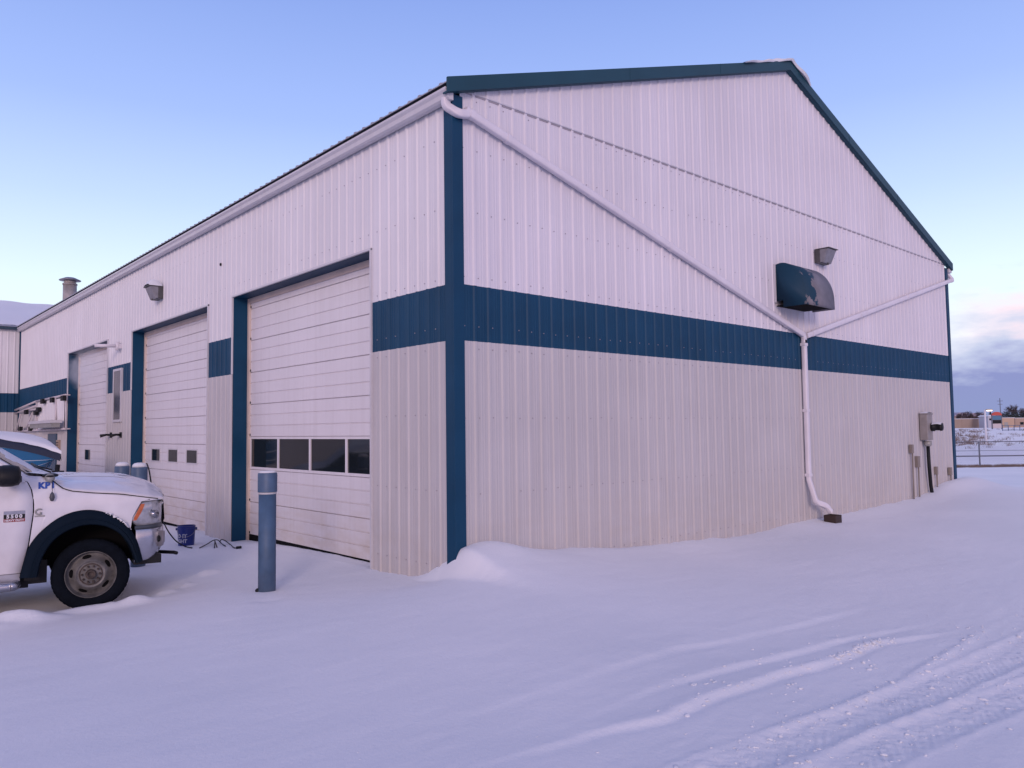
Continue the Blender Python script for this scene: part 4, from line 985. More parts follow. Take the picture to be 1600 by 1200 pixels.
# cab greenhouse
def corner(s, y, z): return (s, y, z)
m = MB(); b0, t0 = 1.50, 2.02
rows = []
for z, sf, sr_, hy in ((1.50, -.56, -2.87, .925), (1.56, -.64, -2.87, .905), (1.95, -1.20, -2.78, .785), (2.0, -1.30, -2.74, .75), (2.03, -1.45, -2.6, .62)):
    rows.append([(sf+.05*0, hy, z), (sf+.10, hy*.6, z), (sf+.13, 0, z), (sf+.10, -hy*.6, z), (sf, -hy, z), (sr_, -hy, z), (sr_, hy, z)])
m.loft(rows, closed=True, caps=True, smooth=False); m.build('cab_roof_shell', PAINT, trk, bevel=.02)
m = MB(); rows = []
for t in (.04, .35, .65, .93):
    z = 1.56+.39*t; sf = -.64-.56*t; hy = .905-.12*t
    rows.append([(sf+a_+.008, y*hy, z+.010) for a_, y in ((.012, .93), (.10, .6), (.13, 0), (.10, -.6), (.012, -.93))])
m.loft(rows); ws = m.build('windscreen', WIND, trk)
m = MB(); sh = []
for i in range(9):
    t = i/8; z = 1.56+.39*(.02+.75*t); sf = -.64-.56*(.02+.75*t); hy = .905-.12*t
    sh.append([(sf+.012+a_*(1), y*hy, z+.014) for a_, y in ((.012, -.84+.05*math.sin(i)), (.10, -.6), (.13, 0), (.10, .6), (.012, .9))])
m.loft(sh); m.build('windscreen_snow', SNOW, ws)
# grille, bumper
m = MB(); m.loft([[(.755, y, 1.31), (.80, y, 1.27), (.82, y, .96), (.79, y, .89)] for y in (-.60, -.55, 0, .55, .60)]); m.bb(.66, .765, -.60, .60, .89, 1.30); gr = m.build('grille', CHROME, trk)
m = MB()
for y0_, y1_ in ((-.47, -.03), (.03, .47)):
    for z0_, z1_ in ((.95, 1.09), (1.13, 1.25)): m.bb(.812, .822, y0_, y1_, z0_, z1_)
m.build('grille_mesh', BLACK, gr)
BP = [(.455, 1.005), (.50, 1.012), (.60, 1.0), (.68, .965), (.735, .89), (.78, .76), (.82, .5), (.84, 0)]
BPd = BP+[(x, -y) for x, y in BP[-2::-1]]
m = MB(); rows = []
for x, y in BPd:
    k = max(0, (x-.46)/.42); zb2 = .50+.09*min(1, k*1.3)**2; n_ = Vector((x-.2, y, 0)).normalized()
    rows.append([(x-n_.x*i, y-n_.y*i, z) for i, z in ((.10, .872), (.012, .885), (0, .868), (-.006, .74), (.004, .66), (.03, zb2+.03), (.06, zb2), (.12, zb2+.02))])
m.loft(rows); bmp = m.build('bumper', CHROME, trk, autosmooth=35)
for side in (-1, 1):
    m = MB(); Mf = Matrix.Translation((.725, side*.925, .755)) @ Matrix.Rotation(side*R(58), 4, 'Z')
    m.prism([(-.075, .095), (-.075, -.03), (-.05, -.08), (0, -.10), (.05, -.08), (.075, -.03), (.075, .095)], -.014, .014, 'y', M=Mf); m.build('fog_lamp_surround', STEEL, bmp, bevel=.004)
    m = MB(); m.lathe([(0, 0), (.034, .002), (.040, .0)], 20, M=Mf @ Matrix.Translation((0, side*.016, .0)) @ Matrix.Rotation(side*R(-90), 4, 'X')); m.build('fog_lamp', BLACK, bmp)
    m = MB(); m.tube([(.72, side*.55, .55), (.93, side*.62, .53), (.95, side*.70, .53)], .022); m.build('tow_hook', BLACK, trk)
m = MB(); m.bb(.45, .75, -.90, .90, .46, .56); m.build('air_dam', BLACK, trk)
# service body behind the cab
m = MB(); m.bb(-5.9, -3.0, -1.02, -.55, .75, 1.45); m.bb(-5.9, -3.0, .55, 1.02, .75, 1.45); m.bb(-5.9, -3.0, -.56, .56, .80, .90); m.build('service_body', PAINT, trk, bevel=.02)
m = MB(); m.bb(-5.92, -5.9, -1, 1, .75, 1.3); m.build('tailgate', PAINT, trk)
# wheels
def wheel(x, y, side, steer=0, dual=False):
    w = bpy.data.objects.new('wheel', None); C.objects.link(w); w.parent = trk; w.location = (x, y, .405)
    Mw = Matrix.Rotation(steer, 4, 'Z') @ Matrix.Rotation(side*R(-90), 4, 'X')      # lathe axis z points outwards
    m = MB(); m.lathe([(.272, -.11), (.30, -.118), (.37, -.115), (.398, -.095), (.405, -.07), (.405, .07), (.400, .090), (.378, .108), (.34, .118), (.30, .112), (.278, .10), (.268, .085)], 56, M=Mw, cap0=False, cap1=False)
    # shoulder tread blocks
    for k in range(44):
        a = 2*math.pi*k/44; m.box((.3925*math.cos(a), .3925*math.sin(a), .072), (.026, .034, .030), rot=Matrix.Rotation(a, 3, 'Z'), M=Mw)
    m.build('tyre', RUBBER, w)
    m = MB(); m.lathe([(.278, .100), (.284, .088), (.276, .080), (.262, .082), (.255, .07), (.250, .02), (.238, .0), (.20, .01), (.175, .045), (.150, .060), (.138, .052), (.130, .054), (0, .054)], 48, M=Mw, cap0=False); rim = m.build('rim', RIM, w, autosmooth=50)
    for k in range(5):
        m = MB(); a = R(31+72*k)
        if side > 0: a = -a
        n2 = 14; row = []
        for i in range(n2):
            b_ = 2*math.pi*i/n2; tt = .052*math.cos(b_)*(1 if abs(math.cos(b_)) < .9 else .95); rr_ = .204+.020*math.sin(b_)
            aa = a+tt/.204; row.append((rr_*math.cos(aa), rr_*math.sin(aa), .018+(.204-rr_)*.9+.004))
        m.add(row, [tuple(range(n2))], M=Mw); m.build('hand_hole', GAP, rim)
    m = MB(); m.lathe([(.058, .05), (.056, .075), (.052, .100), (.046, .108), (.034, .108), (.030, .095), (0, .095)], 24, M=Mw)
    for k in range(10):
        a = 2*math.pi*k/10; m.lathe([(.013, .052), (.013, .075), (.008, .085), (0, .085)], 6, M=Mw @ Matrix.Translation((.092*math.cos(a), .092*math.sin(a), 0)), smooth=False)
    m.lathe([(.125, .055), (.122, .060), (.112, .060), (.110, .055)], 40, M=Mw, cap0=False, cap1=False)
    m.build('hub', HUB, rim)
    return w
wheel(0, -.87, -1, R(-3)); wheel(0, .87, 1, R(-3))
for y, s in ((-.90, -1), (.90, 1)): wheel(-4.25, y, s)
# lettering and badges on the side
def side_text(s_, size, x, z, m_, name, bold=.004, sp=1.05, off=.004, parent=trk, depth=.003):
    me = text_mesh(s_, size, bold, sp)
    for v in me.vertices:
        X_, Z_ = x+v.co.x, z+v.co.y; v.co = (X_, -(yprof(Z_)*ytap(X_)+off), Z_)
    me.materials.append(m_); o = bpy.data.objects.new(name, me); C.objects.link(o); o.parent = parent; return o
side_text('KP1', .092, -.463, 1.452, DECAL, 'fleet_number', bold=.006, sp=1.12, off=.005)
def side_plate(x0, x1, z0, z1, off, m_, name, n=6):
    m = MB(); m.loft([[(x0+(x1-x0)*i/n, -(yprof(z)*ytap(x0)+off), z) for i in range(n+1)] for z in np.linspace(z0, z1, 5)]); return m.build(name, m_, trk)
side_plate(-.865, -.665, 1.105, 1.152, .0035, BLACK, 'badge'); side_plate(-.865, -.665, 1.070, 1.104, .0035, RED, 'badge'); side_plate(-.865, -.665, 1.154, 1.190, .0045, CHROME, 'badge')
WB = mat('badge_print', (.6, .6, .64), .35)
side_text('5500', .055, -.765, 1.129, WB, 'badge_lettering', .003, 1.45, .0055); side_text('HEAVY DUTY', .030, -.765, 1.087, WB, 'badge_lettering', .0015, 1.0, .0055)
m = MB(); cc = []
for k in range(17): a = R(50+260*k/16); cc.append((-.530+.036*math.cos(a), -(1.0+.004), 1.165+.030*math.sin(a)))
m.tube(cc, .009, n=6); m.tube([(cc[-1][0]+.0, -1.004, 1.150), (-.525, -1.004, 1.158)], .008, n=6); m.build('engine_emblem', GALV, trk)
side_plate(-.575, -.475, 1.108, 1.124, .004, GALV, 'badge')
# round fender-top mirror base with dangling plug
e = bpy.data.objects.new('fender_antenna', None); C.objects.link(e); e.parent = trk
m = MB(); m.lathe([(.0, .0), (.062, .0), (.068, .012), (.055, .022), (0, .026)], 20, M=Matrix.Translation((-.43, -.895, 1.555)) @ Matrix.Diagonal((1.25, .8, 1, 1)) @ Matrix.Rotation(R(12), 4, 'X')); m.build('antenna_base', BLACK, e)
m = MB(); m.lathe([(.0, .0), (.048, .0), (.052, .01), (0, .012)], 16, M=Matrix.Translation((-.435, -.935, 1.535)) @ Matrix.Rotation(R(75), 4, 'X')); m.build('antenna_collar', GALV, e)
m = MB(); m.tube([(-.405, -.94, 1.53), (-.408, -.97, 1.47), (-.41, -1.01, 1.38)], .003, n=6); m.build('plug_lead', BLACK, e)
m = MB(); m.lathe([(0, -.055), (.018, -.045), (.028, -.01), (.020, .03), (.006, .05), (0, .05)], 14, M=Matrix.Translation((-.41, -1.018, 1.33))); m.build('plug', mat('grey_plug', (.06, .065, .08), .5), e)
m = MB(); 
for k in range(34):
    t = random.random()**.8; s = .12+.30*t; z = ip(s, FOUT)+random.uniform(-.015, .012)
    m.lathe([(0, -.008), (.012, -.002), (.009, .006), (0, .009)], 6, M=Matrix.Translation((s, -1.02-random.uniform(0, .02), z)) @ Matrix.Scale(random.uniform(.5, 1.3), 4))
m.build('snow_crust', SNOW, bpy.data.objects['fender_flare'])

# ------------------------------------------------------------------ boat on its trailer behind the truck
HULL = mat('blue_boat_hull', (.004, .095, .22), .22, coat=.5, var=.05); HSTR = mat('pale_hull_stripe', (.42, .46, .50), .35); CANV = mat('navy_canvas', (.012, .02, .045), .8)
tip = at(95, 712, 17.0)
bt = thing('motor_boat', (tip.x, tip.y, ground_z(tip.x, tip.y)), 'blue motor boat with white stripes under a snow covered canvas behind the truck', 'boat', rz=R(111-180))
# local: bow at the origin pointing +x, aft is -x
zt0 = tip.z-bt.location.z-.02
def bst(t):     # half width, sheer z, keel z, chine z, chine half width
    w = 1.05*(1-(1-min(1, t/3.2))**1.35); return w, zt0+.075*t, zt0-.05-1.0*min(1, t/.8)**.8*.62-.0*t, None, None
m = MB(); rows = []; strp = []; 
for k in range(25):
    t = 5.4*(k/24)**1.3; w = 1.05*(1-(1-min(1, t/3.2))**1.35)
    zs = zt0+.50*(1-math.exp(-t/1.25)); hgt = .10+.85*(1-math.exp(-t/.9)); zk = zs-.04-hgt
    rake_ = .0
    def P(fr):  # fr 0 sheer .. 1 chine .. keel
        return None
    pts = [(0, w), (.10, w*.99), (.115, w*1.005), (.42, w*.955), (.44, w*.97), (.66, w*.90), (.68, w*.92), (.78, w*.86), (1.0, w*.08)]
    sft = lambda f: -t-.42*f*math.exp(-t/.9)*min(1, 1)
    rows.append([(sft(f), y, zs-hgt*f*1.25) for f, y in pts]); 
for s in (1, -1):
    rr2 = [[(x, s*y, z) for x, y, z in r_] for r_ in rows]
    for a, b, mi in ((0, 1, 1), (1, 2, 1), (2, 3, 0), (3, 4, 1), (4, 5, 0), (5, 6, 1), (6, 7, 0), (7, 8, 0)):
        m.loft([r_[a:b+1] for r_ in rr2], mi=mi)
m.build('hull', [HULL, HSTR], bt)
m = MB(); rc = []; rs_ = []
for k in range(25):
    t = 5.4*(k/24)**1.3; w = 1.05*(1-(1-min(1, t/3.2))**1.35); zs = zt0+.50*(1-math.exp(-t/1.25)); x = -t
    cr_ = .015+.02*(1-math.exp(-t/1.2))
    rc.append([(x, -w-.016, zs-.10), (x, -w-.006, zs+.02)]+[(x, w*u, zs+.02+cr_*(1-u*u)+.05*(1-abs(u)**5)) for u in np.linspace(-.98, .98, 11)]+[(x, w+.006, zs+.02), (x, w+.016, zs-.10)])
    jit = .24+.05*math.sin(k*2.3)+.03*math.sin(k*5.1)
    rs_.append([(x+.02, w*u, zs+.02+cr_*(1-u*u)+.05*(1-abs(u)**5)+.035*(1-abs(u/(1-jit+.001))**6 if abs(u) < (1-jit) else 0)+.004) for u in np.linspace(-1+jit*.6, 1-jit*.6, 17)])
m.loft(rc); cv = m.build('boat_cover', CANV, bt)
m = MB(); m.loft(rs_); m.build('cover_snow', SNOW, bt)
m = MB(); m.tube([(-.9, 0, .35), (.6, 0, .30)], .05); m.tube([(-.9, 0, .35), (-2.0, -.9, .4), (-5.0, -.9, .4)], .05); m.tube([(-.9, 0, .35), (-2.0, .9, .4), (-5.0, .9, .4)], .05); m.bb(-.40, -.12, -.14, .16, .1, zt0-.32)
m.tube([(-.25, 0, .3), (-.10, 0, zt0-.18)], .05)
for s in (-1, 1): m.lathe([(.17, -.1), (.32, -.1), (.33, 0), (.32, .1), (.17, .1), (0, .05)], 24, M=Matrix.Translation((-3.6, s*1.05, .28)) @ Matrix.Rotation(R(90), 4, 'X'))
m.build('trailer', BLACK, bt)

# ------------------------------------------------------------------ pipe rack hung on the wall beyond the third door
def wp(px, py, X_):
    d = at(px, py, 1)-CAM; return CAM+d*((X_-CAM.x)/d.x)
WP = mat('white_pipe', (.55, .50, .52), .4, var=.1)
r0 = wp(103, 670, -.12)
rk = thing('pipe_rack', (-.12, r0.y, r0.z), 'white pipe rack with black clamps and strip light on the wall above the boat', 'rack')
def rp(px, py, X_=-.12): return wp(px, py, X_)-Vector((-.12, r0.y, r0.z))
m = MB(); m.tube([rp(103, 670), rp(3, 675)], .035, n=8); m.tube([rp(103, 617), rp(57, 627)], .035, n=8); m.tube([rp(57, 627), rp(14, 645)], .035, n=8); m.tube([rp(103, 617), rp(103, 670)], .03, n=8)
m.tube([rp(57, 634), rp(18, 648)], .03, n=8); m.tube([rp(57, 639, -.10), rp(40, 642, -.10)], .03, n=8)
for a, b in (((12, 646), (10, 673)), ((32, 647), (26, 673)), ((50, 646), (40, 673)), ((57, 627), (57, 672)), ((87, 622), (87, 670))): m.tube([rp(*a), rp(*b)], .026, n=8)
for p_ in ((103, 617), (103, 670), (57, 627), (57, 672)): v_ = rp(*p_); m.tube([v_, v_+Vector((.12, 0, 0))], .02, n=6)
m.build('frame', WP, rk)
m = MB(); v0, v1 = rp(101, 620, -.08), rp(58, 630, -.08); zb_ = rp(101, 669, -.08).z
ribbed(m, Vector((v0.x, 0, 0)), UY, VZ, NX, v0.y, v1.y, zb_, v0.z-.03); m.build('backing_sheet', WHITE, rk)
m = MB()
for p_ in ((14, 648), (41, 644), (56, 645), (60, 640), (67, 627), (82, 625), (99, 622), (6, 672), (18, 671), (32, 670), (48, 670)):
    v_ = rp(*p_, -.17); k_ = MB(); k_.box((v_.x, v_.y, v_.z), (.10, .34, .16)); k_.build('clamp', BLACK, rk)
a_, b_ = rp(53, 662, -.34), rp(87, 656, -.34)
m = MB(); m.bb(a_.x-.12, a_.x+.12, b_.y, a_.y, a_.z-.16, a_.z-.02); m.build('strip_light', GALV, rk)
m = MB(); m.bb(a_.x-.16, a_.x+.17, b_.y-.03, a_.y+.03, a_.z-.02, a_.z+.07); m.build('light_hood', GUT, rk)

# ------------------------------------------------------------------ steam from the exhaust pipe
sm = bpy.data.materials.new('steam'); sm.use_nodes = True; t = sm.node_tree; t.nodes.clear(); L = t.links.new
ou = t.nodes.new('ShaderNodeOutputMaterial'); pv = t.nodes.new('ShaderNodeVolumePrincipled'); L(pv.outputs[0], ou.inputs['Volume'])
pv.inputs['Color'].default_value = (1, 1, 1, 1)
tx = t.nodes.new('ShaderNodeTexCoord'); no = t.nodes.new('ShaderNodeTexNoise'); no.inputs['Scale'].default_value = 1.7; no.inputs['Detail'].default_value = 4; no.inputs['Distortion'].default_value = .6; L(tx.outputs['Object'], no.inputs[0])
ln = t.nodes.new('ShaderNodeVectorMath'); ln.operation = 'LENGTH'; L(tx.outputs['Object'], ln.inputs[0])
def tm(op, a, b, cl=False):
    k = t.nodes.new('ShaderNodeMath'); k.operation = op; k.use_clamp = cl
    for i, v in enumerate((a, b)):
        if isinstance(v, (int, float)): k.inputs[i].default_value = v
        else: L(v, k.inputs[i])
    return k.outputs[0]
dn = tm('MULTIPLY', tm('MULTIPLY', tm('SUBTRACT', no.outputs['Fac'], .40, True), tm('SUBTRACT', 1.0, ln.outputs['Value'], True)), 10.0); L(dn, pv.inputs['Density'])
cpos = Vector((-.55, 15.35, 3.5))
for loc_, sc_ in ((cpos, (.5, .85, .7)),):
    bm = bmesh.new(); bmesh.ops.create_icosphere(bm, subdivisions=3, radius=1); me = bpy.data.meshes.new('steam'); bm.to_mesh(me); bm.free(); me.materials.append(sm)
    o = bpy.data.objects.new('steam', me); C.objects.link(o); o.location = loc_; o.scale = sc_; tag(o, 'white steam drifting from the exhaust pipe over the far door', None, None, 'stuff')

# ------------------------------------------------------------------ beyond the building, on the right
def gp2(px, D_):          # ground point in this direction at this depth
    p = at(px, 660, D_); return Vector((p.x, p.y, ground_z(p.x, p.y)))
FEN = mat('grey_fence_steel', (.11, .12, .15), .6)
f0 = gp2(1528, 45); dirf = Rt0.copy()
fn = thing('chain_link_fence', f0, 'grey chain link fence with two rails across the snow behind the building', 'fence')
xs_ = [-8+4*k for k in range(9)]
def gl(d): p = f0+dirf*d; return Vector((p.x, p.y, ground_z(p.x, p.y)))-f0
for d in xs_:
    m = MB(); b_ = gl(d); m.tube([b_-Vector((0, 0, .4)), Vector((b_.x, b_.y, .66-f0.z))], .04, n=8); m.build('fence_post', FEN, fn)
zt = .64-f0.z
for z_, r_ in ((zt, .028), (zt-.52, .014), (zt-.83, .040)):
    m = MB(); m.tube([dirf*-8+Vector((0, 0, z_)), dirf*24+Vector((0, 0, z_))], r_, n=6); m.build('fence_rail', FEN, fn)
m = MB(); h_ = 1.25
for k in range(-30, 200):
    for sgn in (-1, 1):
        d0 = k*.13; d1 = d0+sgn*h_*.8
        m.sweep([dirf*d0+Vector((0, 0, zt)), dirf*d1+Vector((0, 0, zt-h_))], [(.0022, 0), (-.0015, .002), (-.0015, -.002)], caps=False)
m.build('wire_mesh', FEN, fn)
# dry grass and debris
rg_ = random.Random(5); GR = mat('dry_grass', (.16, .12, .10), .9, var=.3, vscale=2); m = MB()
def tuft(p, s, n):
    for _ in range(n):
        a = rg_.uniform(0, 6.28); l = s*rg_.uniform(.4, 1); b0_ = p+Vector((rg_.gauss(0, s*.6), rg_.gauss(0, s*.6), -.03)); tp = b0_+Vector((math.cos(a)*l*.6, math.sin(a)*l*.6, l)); w_ = .012*s/.3+.004
        m.add([b0_+dirf*w_, b0_-dirf*w_, tp], [(0, 1, 2)])
for k in range(1500):
    px = rg_.uniform(1440, 1700); D_ = rg_.choice([rg_.uniform(44.3, 47.5), rg_.uniform(62, 80), rg_.uniform(95, 150), rg_.uniform(150, 230)])
    if D_ > 50 and px > 1545 and rg_.random() < .88: continue
    tuft(gp2(px, D_), .22 if D_ < 50 else .34 if D_ < 100 else .6, 14)
tag(m.build('dry_grass', GR), 'dry brown grass sticking through the snow beyond the fence', None, None, 'stuff')
# lamp post
LP = gp2(1539.5, 100); lp = thing('lamp_post', LP, 'tall white lamp post with a lit head beyond the fence', 'lamp post')
H_ = 3.5-LP.z
m = MB(); m.tube([(0, 0, -.3), (0, 0, H_)], .13, n=10, scale=[1.1, .8]); m.build('pole', mat('pale_pole', (.62, .62, .66), .5), lp)
m = MB(); m.tube([(0, 0, H_-.05), dirf*.45+Vector((0, 0, H_+.02))], .06, n=8); m.build('arm', GALV, lp)
m = MB(); m.box(dirf*.60+Vector((0, 0, H_)), (.7, .7, .14), rot=Matrix.Rotation(math.atan2(dirf.y, dirf.x), 3, 'Z') @ Matrix.Diagonal((1, .35, 1)).to_3x3()); hd_ = m.build('lamp_head', GALV, lp)
m = MB(); m.box(dirf*.60+Vector((0, 0, H_-.12)), (.6, .6, .12), rot=Matrix.Rotation(math.atan2(dirf.y, dirf.x), 3, 'Z') @ Matrix.Diagonal((1, .35, 1)).to_3x3()); m.build('lit_lens', mat('lit_lamp', (1, .74, .52), .5, emis=3.0), hd_)
# long tan walls
TAN = mat('tan_block_wall', (.30, .235, .19), .8, var=.08, vscale=.2); PEA = mat('peach_block_wall', (.46, .33, .235), .8, var=.08, vscale=.2)
def quad_axis(px0, px1, D_): return at(px0, 660, D_), at(px1, 660, D_)
def slab(name, px0, px1, D_, ztop, zbot, dep, mt, label, cat, extra=None, group=None):
    a, b = quad_axis(px0, px1, D_); a = Vector((a.x, a.y, zbot)); L_ = (Vector((b.x, b.y, zbot))-a).length
    t_ = thing(name, a, label, cat, rz=math.atan2(b.y-a.y, b.x-a.x), group=group)
    m = MB(); m.bb(0, L_, 0, dep, -1.5, ztop-zbot); m.build('wall', mt, t_)
    m = MB(); m.bb(-.15, L_+.15, -.15, dep+.15, ztop-zbot, ztop-zbot+.18); m.build('roof_edge', SNOW, t_)
    return t_, L_
t_, L_ = slab('warehouse', 1470, 1549, 300, 3.55, -.1, 20, TAN, 'long low tan warehouse seen left of the red topped sign', 'building')
for k in range(5): m = MB(); m.bb(4+k*4.2, 4.2+k*4.2, -.12, 0, -1, 3.6); m.build('pilaster', TAN, t_)
t_, L_ = slab('warehouse', 1566, 1585, 296, 3.7, -.1, 16, PEA, 'low peach building just right of the red topped sign', 'building')
m = MB(); m.bb(.8, 2.2, -.05, 0, 0, 2.2); m.build('door', GALV, t_)
t_, L_ = slab('warehouse', 1586, 1660, 302, 3.6, -.1, 18, mat('pale_tan_wall', (.38, .28, .22), .8, var=.08, vscale=.2), 'pale tan building under the dark trees at the right edge', 'building')
for k in range(4): m = MB(); m.bb(2+k*4.2, 3.4+k*4.2, -.05, 0, 1.2, 2.2); m.build('window', DARKG, t_)
# pylon sign
P0 = gp2(1557.5, 235); zg = P0.z; sg = thing('pylon_sign', P0, 'roadside sign tower with red arched top above blue and dark boards', 'sign', rz=math.atan2(dirf.y, dirf.x))
w_ = 1.45
def zz(y): return at(1557, y, 235).z-zg
m = MB()
for s in (-1, 1): m.bb(s*w_-.14, s*w_+.14, -.14, .14, -.5, zz(648))
m.build('frame', FEN, sg)
m = MB(); m.prism([(-w_-.1, zz(649))]+[((w_+.1)*math.cos(a), zz(649)+(zz(643.5)-zz(649))*math.sin(a)) for a in [math.pi*(1-i/10) for i in range(1, 10)]]+[(w_+.1, zz(649))], -.3, .3, 'y'); m.build('arched_top', mat('sign_red', (.45, .07, .05), .6), sg)
for a_, b_, mt in ((649.2, 656, mat('sign_blue', (.06, .16, .26), .5)), (656.3, 661.5, BLACK), (662, 669, mat('sign_pale', (.5, .45, .46), .6))):
    m = MB(); m.bb(-w_+.12, w_-.12, -.12, .12, zz(b_), zz(a_)); m.build('board', mt, sg)
# blue rail fence
BF = mat('blue_rail', (.05, .10, .19), .6); P0 = gp2(1566, 200)
bf = thing('rail_fence', P0, 'dark blue rail fence on the snow bank below the right hand buildings', 'fence', rz=math.atan2(dirf.y, dirf.x))
for z_ in (.15, 1.35): m = MB(); m.bb(0, 18, -.05, .05, z_, z_+.12); m.build('rail', BF, bf)
for k in range(13): m = MB(); m.bb(k*1.5-.06, k*1.5+.06, -.06, .06, -.6, 1.45); m.build('post', BF, bf)
# utility poles and wires
def upole(px, D_, top_y, label, arms=2):
    p = gp2(px, D_); zt_ = at(px, top_y, D_).z-p.z
    t_ = thing('utility_pole', p, label, 'utility pole', rz=math.atan2(dirf.y, dirf.x), group='utility poles on the skyline')
    m = MB(); m.tube([(0, 0, -1), (0, 0, zt_)], .20, n=8, scale=[1.2, .8]); m.build('pole', FEN, t_)
    for k in range(arms): m = MB(); m.bb(-1.5+.3*k, 1.5-.3*k, -.09, .09, zt_-1.6-k*1.7, zt_-1.38-k*1.7); m.build('crossarm', FEN, t_)
    return p+Vector((0, 0, zt_))
upole(1564, 400, 622, 'tall utility pole with two crossarms rising behind the red topped sign'); upole(1518, 430, 643, 'short utility pole among the distant roofs at left', 1)
# distant houses
RFM = mat('snowy_shingle', (.34, .30, .36), .8)
hs = [(1500, 380, 6.5, (.30, .22, .21), 'grey'), (1509, 400, 7, (.42, .36, .36), 'pale'), (1522, 390, 6, (.26, .18, .17), 'brown'), (1536, 410, 6, (.33, .30, .33), 'light grey'), (1547.5, 290, 1.7, (.42, .44, .50), 'white')]
where = ['closest to the blue corner trim', 'second from the blue corner trim', 'left of the lamp post', 'just behind the lamp head', 'under the dark cone tree beside the sign']
for (px, D_, w2, col, cn), wh in zip(hs, where):
    zb2 = -1; p = at(px, 660, D_); ht = at(px, 650.5, D_).z-zb2
    t_ = thing('distant_house', (p.x, p.y, zb2), f'{cn} distant house {wh}', 'house', rz=math.atan2(dirf.y, dirf.x)+random.uniform(-.3, .3), group='houses on the skyline')
    m = MB(); m.bb(-w2/2, w2/2, 0, 7, -2, ht); m.build('wall', mat('house_'+cn.replace(' ', '_'), col, .8), t_)
    m = MB(); m.prism([(-w2/2-.3, ht), (0, ht+w2*.30), (w2/2+.3, ht)], -.4, 7.4, 'y'); m.build('roof', RFM if cn != 'white' else SNOW, t_)
    for k in ((-1, 1) if w2 > 3 else (0,)): m = MB(); m.bb(k*w2*.24-.35, k*w2*.24+.35, -.06, 0, ht-1.5, ht-.8); m.build('window', DARKG, t_)
# trees
BARK = mat('dark_bark', (.045, .036, .038), .9); TWIG = mat('bare_twigs', (.075, .058, .062), .9, var=.2, vscale=1); EVG = mat('dark_evergreen', (.018, .030, .026), .85, var=.4, vscale=.8)
def bare_tree(px, D_, top_y, spread, label, seed, dens=1.0):
    rn = random.Random(seed); p = gp2(px, D_); h = at(px, top_y, D_).z-p.z
    t_ = thing('bare_tree', p, label, 'tree', group='trees on the skyline')
    m = MB(); m.tube([(0, 0, -1), (0, 0, h*.35), (.2, 0, h*.6)], h*.03, n=7, scale=[1.3, .9, .4]); m.build('trunk', BARK, t_)
    m = MB()
    def br(a, d, l, r_, dep):
        b_ = a+d*l; m.sweep([a, b_], [(r_, 0), (-r_*.5, r_*.8), (-r_*.5, -r_*.8)], caps=False, smooth=False)
        if dep == 0: return
        for _ in range(4 if dep > 1 else int(5*dens)):
            nd = (d+Vector((rn.gauss(0, .55)*spread, rn.gauss(0, .55)*spread, rn.gauss(.12, .3)))).normalized(); br(a+d*l*rn.uniform(.45, 1), nd, l*rn.uniform(.5, .75), r_*.58, dep-1)
    for _ in range(7): br(Vector((0, 0, h*rn.uniform(.22, .45))), Vector((rn.gauss(0, .6)*spread, rn.gauss(0, .6)*spread, 1)).normalized(), h*.30, h*.016, 4)
    zmax = max(v[2] for v in m.v); k_ = h/zmax
    m.v = [(x, y, z*k_) for x, y, z in m.v]
    m.build('crown', TWIG, t_)
def bushy(px, D_, top_y, wid, label, seed, cone=False):
    rn = random.Random(seed); p = gp2(px, D_); h = at(px, top_y, D_).z-p.z
    t_ = thing('evergreen_tree', p, label, 'tree', group='trees on the skyline')
    m = MB(); m.tube([(0, 0, -1), (0, 0, h*.7)], h*.03, n=7, scale=[1, .4]); m.build('trunk', BARK, t_)
    m = MB()
    blobs = [(rn.uniform(-.6, .6), rn.uniform(-.6, .6), rn.uniform(.25, .8), rn.uniform(.25, .45)) for _ in range(14)]
    for _ in range(2600):
        if cone:
            z = rn.random()**1.3; r_ = (1-z)*wid*(.7+.3*math.sin(z*40))*math.sqrt(rn.random()); a = rn.uniform(0, 6.28); c = Vector((r_*math.cos(a), r_*math.sin(a), h*(.1+.9*z)))
        else:
            bx_, by_, bz_, br_ = rn.choice(blobs); v = Vector((rn.gauss(0, 1), rn.gauss(0, 1), rn.gauss(0, 1))).normalized()*rn.random()**.33
            c = Vector(((bx_+v.x*br_)*wid, (by_+v.y*br_)*wid, h*min(1.02, (bz_+v.z*br_*.62))))
            if c.z < h*.06: c.z = h*.08
        s = rn.uniform(.10, .22)*h/7; n1 = Vector((rn.gauss(0, 1), rn.gauss(0, 1), rn.gauss(0, 1))).normalized()*s; n2_ = n1.cross(Vector((rn.gauss(0, 1), rn.gauss(0, 1), rn.gauss(0, 1)))).normalized()*s*.6
        m.add([c+n1, c+n2_, c-n1, c-n2_], [(0, 1, 2, 3)])
    m.build('crown', EVG, t_)
bushy(1576, 330, 641, 5.5, 'dark round evergreen tree just right of the red topped sign', 1); bushy(1600, 335, 641, 6.5, 'dark round evergreen tree cut by the right edge', 2)
bushy(1548, 300, 641, 1.6, 'small dark cone shaped tree left of the red topped sign', 3, cone=True)
bare_tree(1590, 380, 630, 1.3, 'big bare tree rising behind the dark evergreens', 4, 1.3); bare_tree(1606, 375, 633, 1.2, 'bare tree at the right edge behind the evergreens', 5)
bare_tree(1503, 362, 642, 1.1, 'low bare tree between the roofs closest to the blue corner trim', 6); bare_tree(1515, 366, 644, 1.4, 'low wide bare tree beside the short utility pole', 7); bare_tree(1529, 364, 642, 1.3, 'low bare tree just left of the lamp post', 8); bare_tree(1541, 368, 645, 1.1, 'low bare tree right behind the lit lamp head', 9)

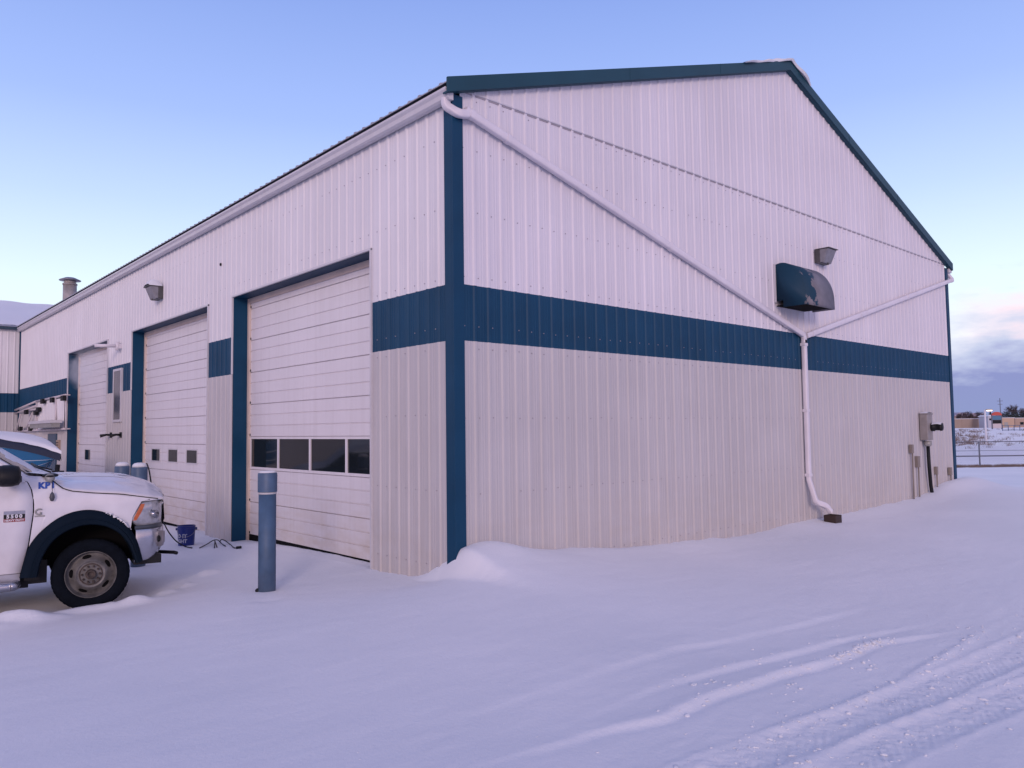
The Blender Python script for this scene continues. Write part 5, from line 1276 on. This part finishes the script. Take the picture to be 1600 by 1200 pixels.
# ------------------------------------------------------------------ snow covered car left of the frame: it shows mirrored in the near door's panes
ca_ = thing('parked_car', (-7.9, 17.2, ground_z(-7.9, 17.2)), 'dark car under thick snow with red tail lamps mirrored in the near door panes', 'car', rz=R(28))
def carsec(x):      # (x, half width, sill z, belt z, roof z, roof half width)
    return (x, ip(x, [(-2.2, .70), (-1.9, .86), (1.7, .86), (2.2, .66)]), .30, ip(x, [(-2.2, .85), (-1.8, .95), (.9, .95), (2.2, .72)]))
m = MB(); rows = []
for x in np.linspace(-2.2, 2.2, 23):
    _, w_, z0, z1 = carsec(x); rows.append([(x, -w_, z0), (x, -w_-.02, (z0+z1)/2), (x, -w_+.04, z1), (x, 0, z1+.03), (x, w_-.04, z1), (x, w_+.02, (z0+z1)/2), (x, w_, z0)])
m.loft(rows, closed=True, caps=True); m.build('body', mat('dark_car_paint', (.02, .03, .05), .4), ca_)
m = MB(); m.loft([[(-1.75, y, .95) for y in (-.78, .78)]+[(.95, .78, .95), (.95, -.78, .95)], [(-1.25, y, 1.42) for y in (-.6, .6)]+[(.25, .6, 1.42), (.25, -.6, 1.42)]], closed=True, caps=True, smooth=False); m.build('cabin_glass', DARKG, ca_, bevel=.04)
m = MB(); rows = []
for x in np.linspace(-2.15, 2.15, 31):
    zt_ = ip(x, [(-2.2, .92), (-1.8, 1.05), (-1.3, 1.62), (-.5, 1.72), (.3, 1.64), (1.0, 1.10), (1.8, 1.02), (2.2, .86)]); w_ = ip(x, [(-2.2, .6), (-1.7, .8), (-1.2, .70), (.3, .70), (1.0, .82), (1.8, .8), (2.2, .5)])
    rows.append([(x, w_*u, zt_-.22*abs(u)**4+.02*math.sin(x*5+u*4)) for u in np.linspace(-1, 1, 13)])
m.loft(rows); m.build('snow_load', SNOW, ca_)
for sy in (-1, 1):
    m = MB(); m.bb(-2.24, -2.10, sy*.60-.12, sy*.60+.12, .72, .86); m.build('tail_lamp', RED, ca_, bevel=.01)
    for x in (-1.35, 1.35): m = MB(); m.lathe([(.0, -.1), (.31, -.1), (.33, -.06), (.33, .06), (.31, .1), (.0, .1)], 28, M=Matrix.Translation((x, sy*.80, .32)) @ Matrix.Rotation(R(90), 4, 'X')); m.build('wheel', RUBBER, ca_)

sp_ = onground(404, 923, 9.1, .01)
m = MB(); m.lathe([(0, -.03), (.030, -.01), (.034, .012), (.018, .030), (0, .034)], 9, M=Matrix.Diagonal((1.3, .8, 1, 1)))
o = m.build('stone', BLACK, None); o.location = sp_; tag(o, 'small dark stone in the snow at the foot of the lone bollard', 'stone')
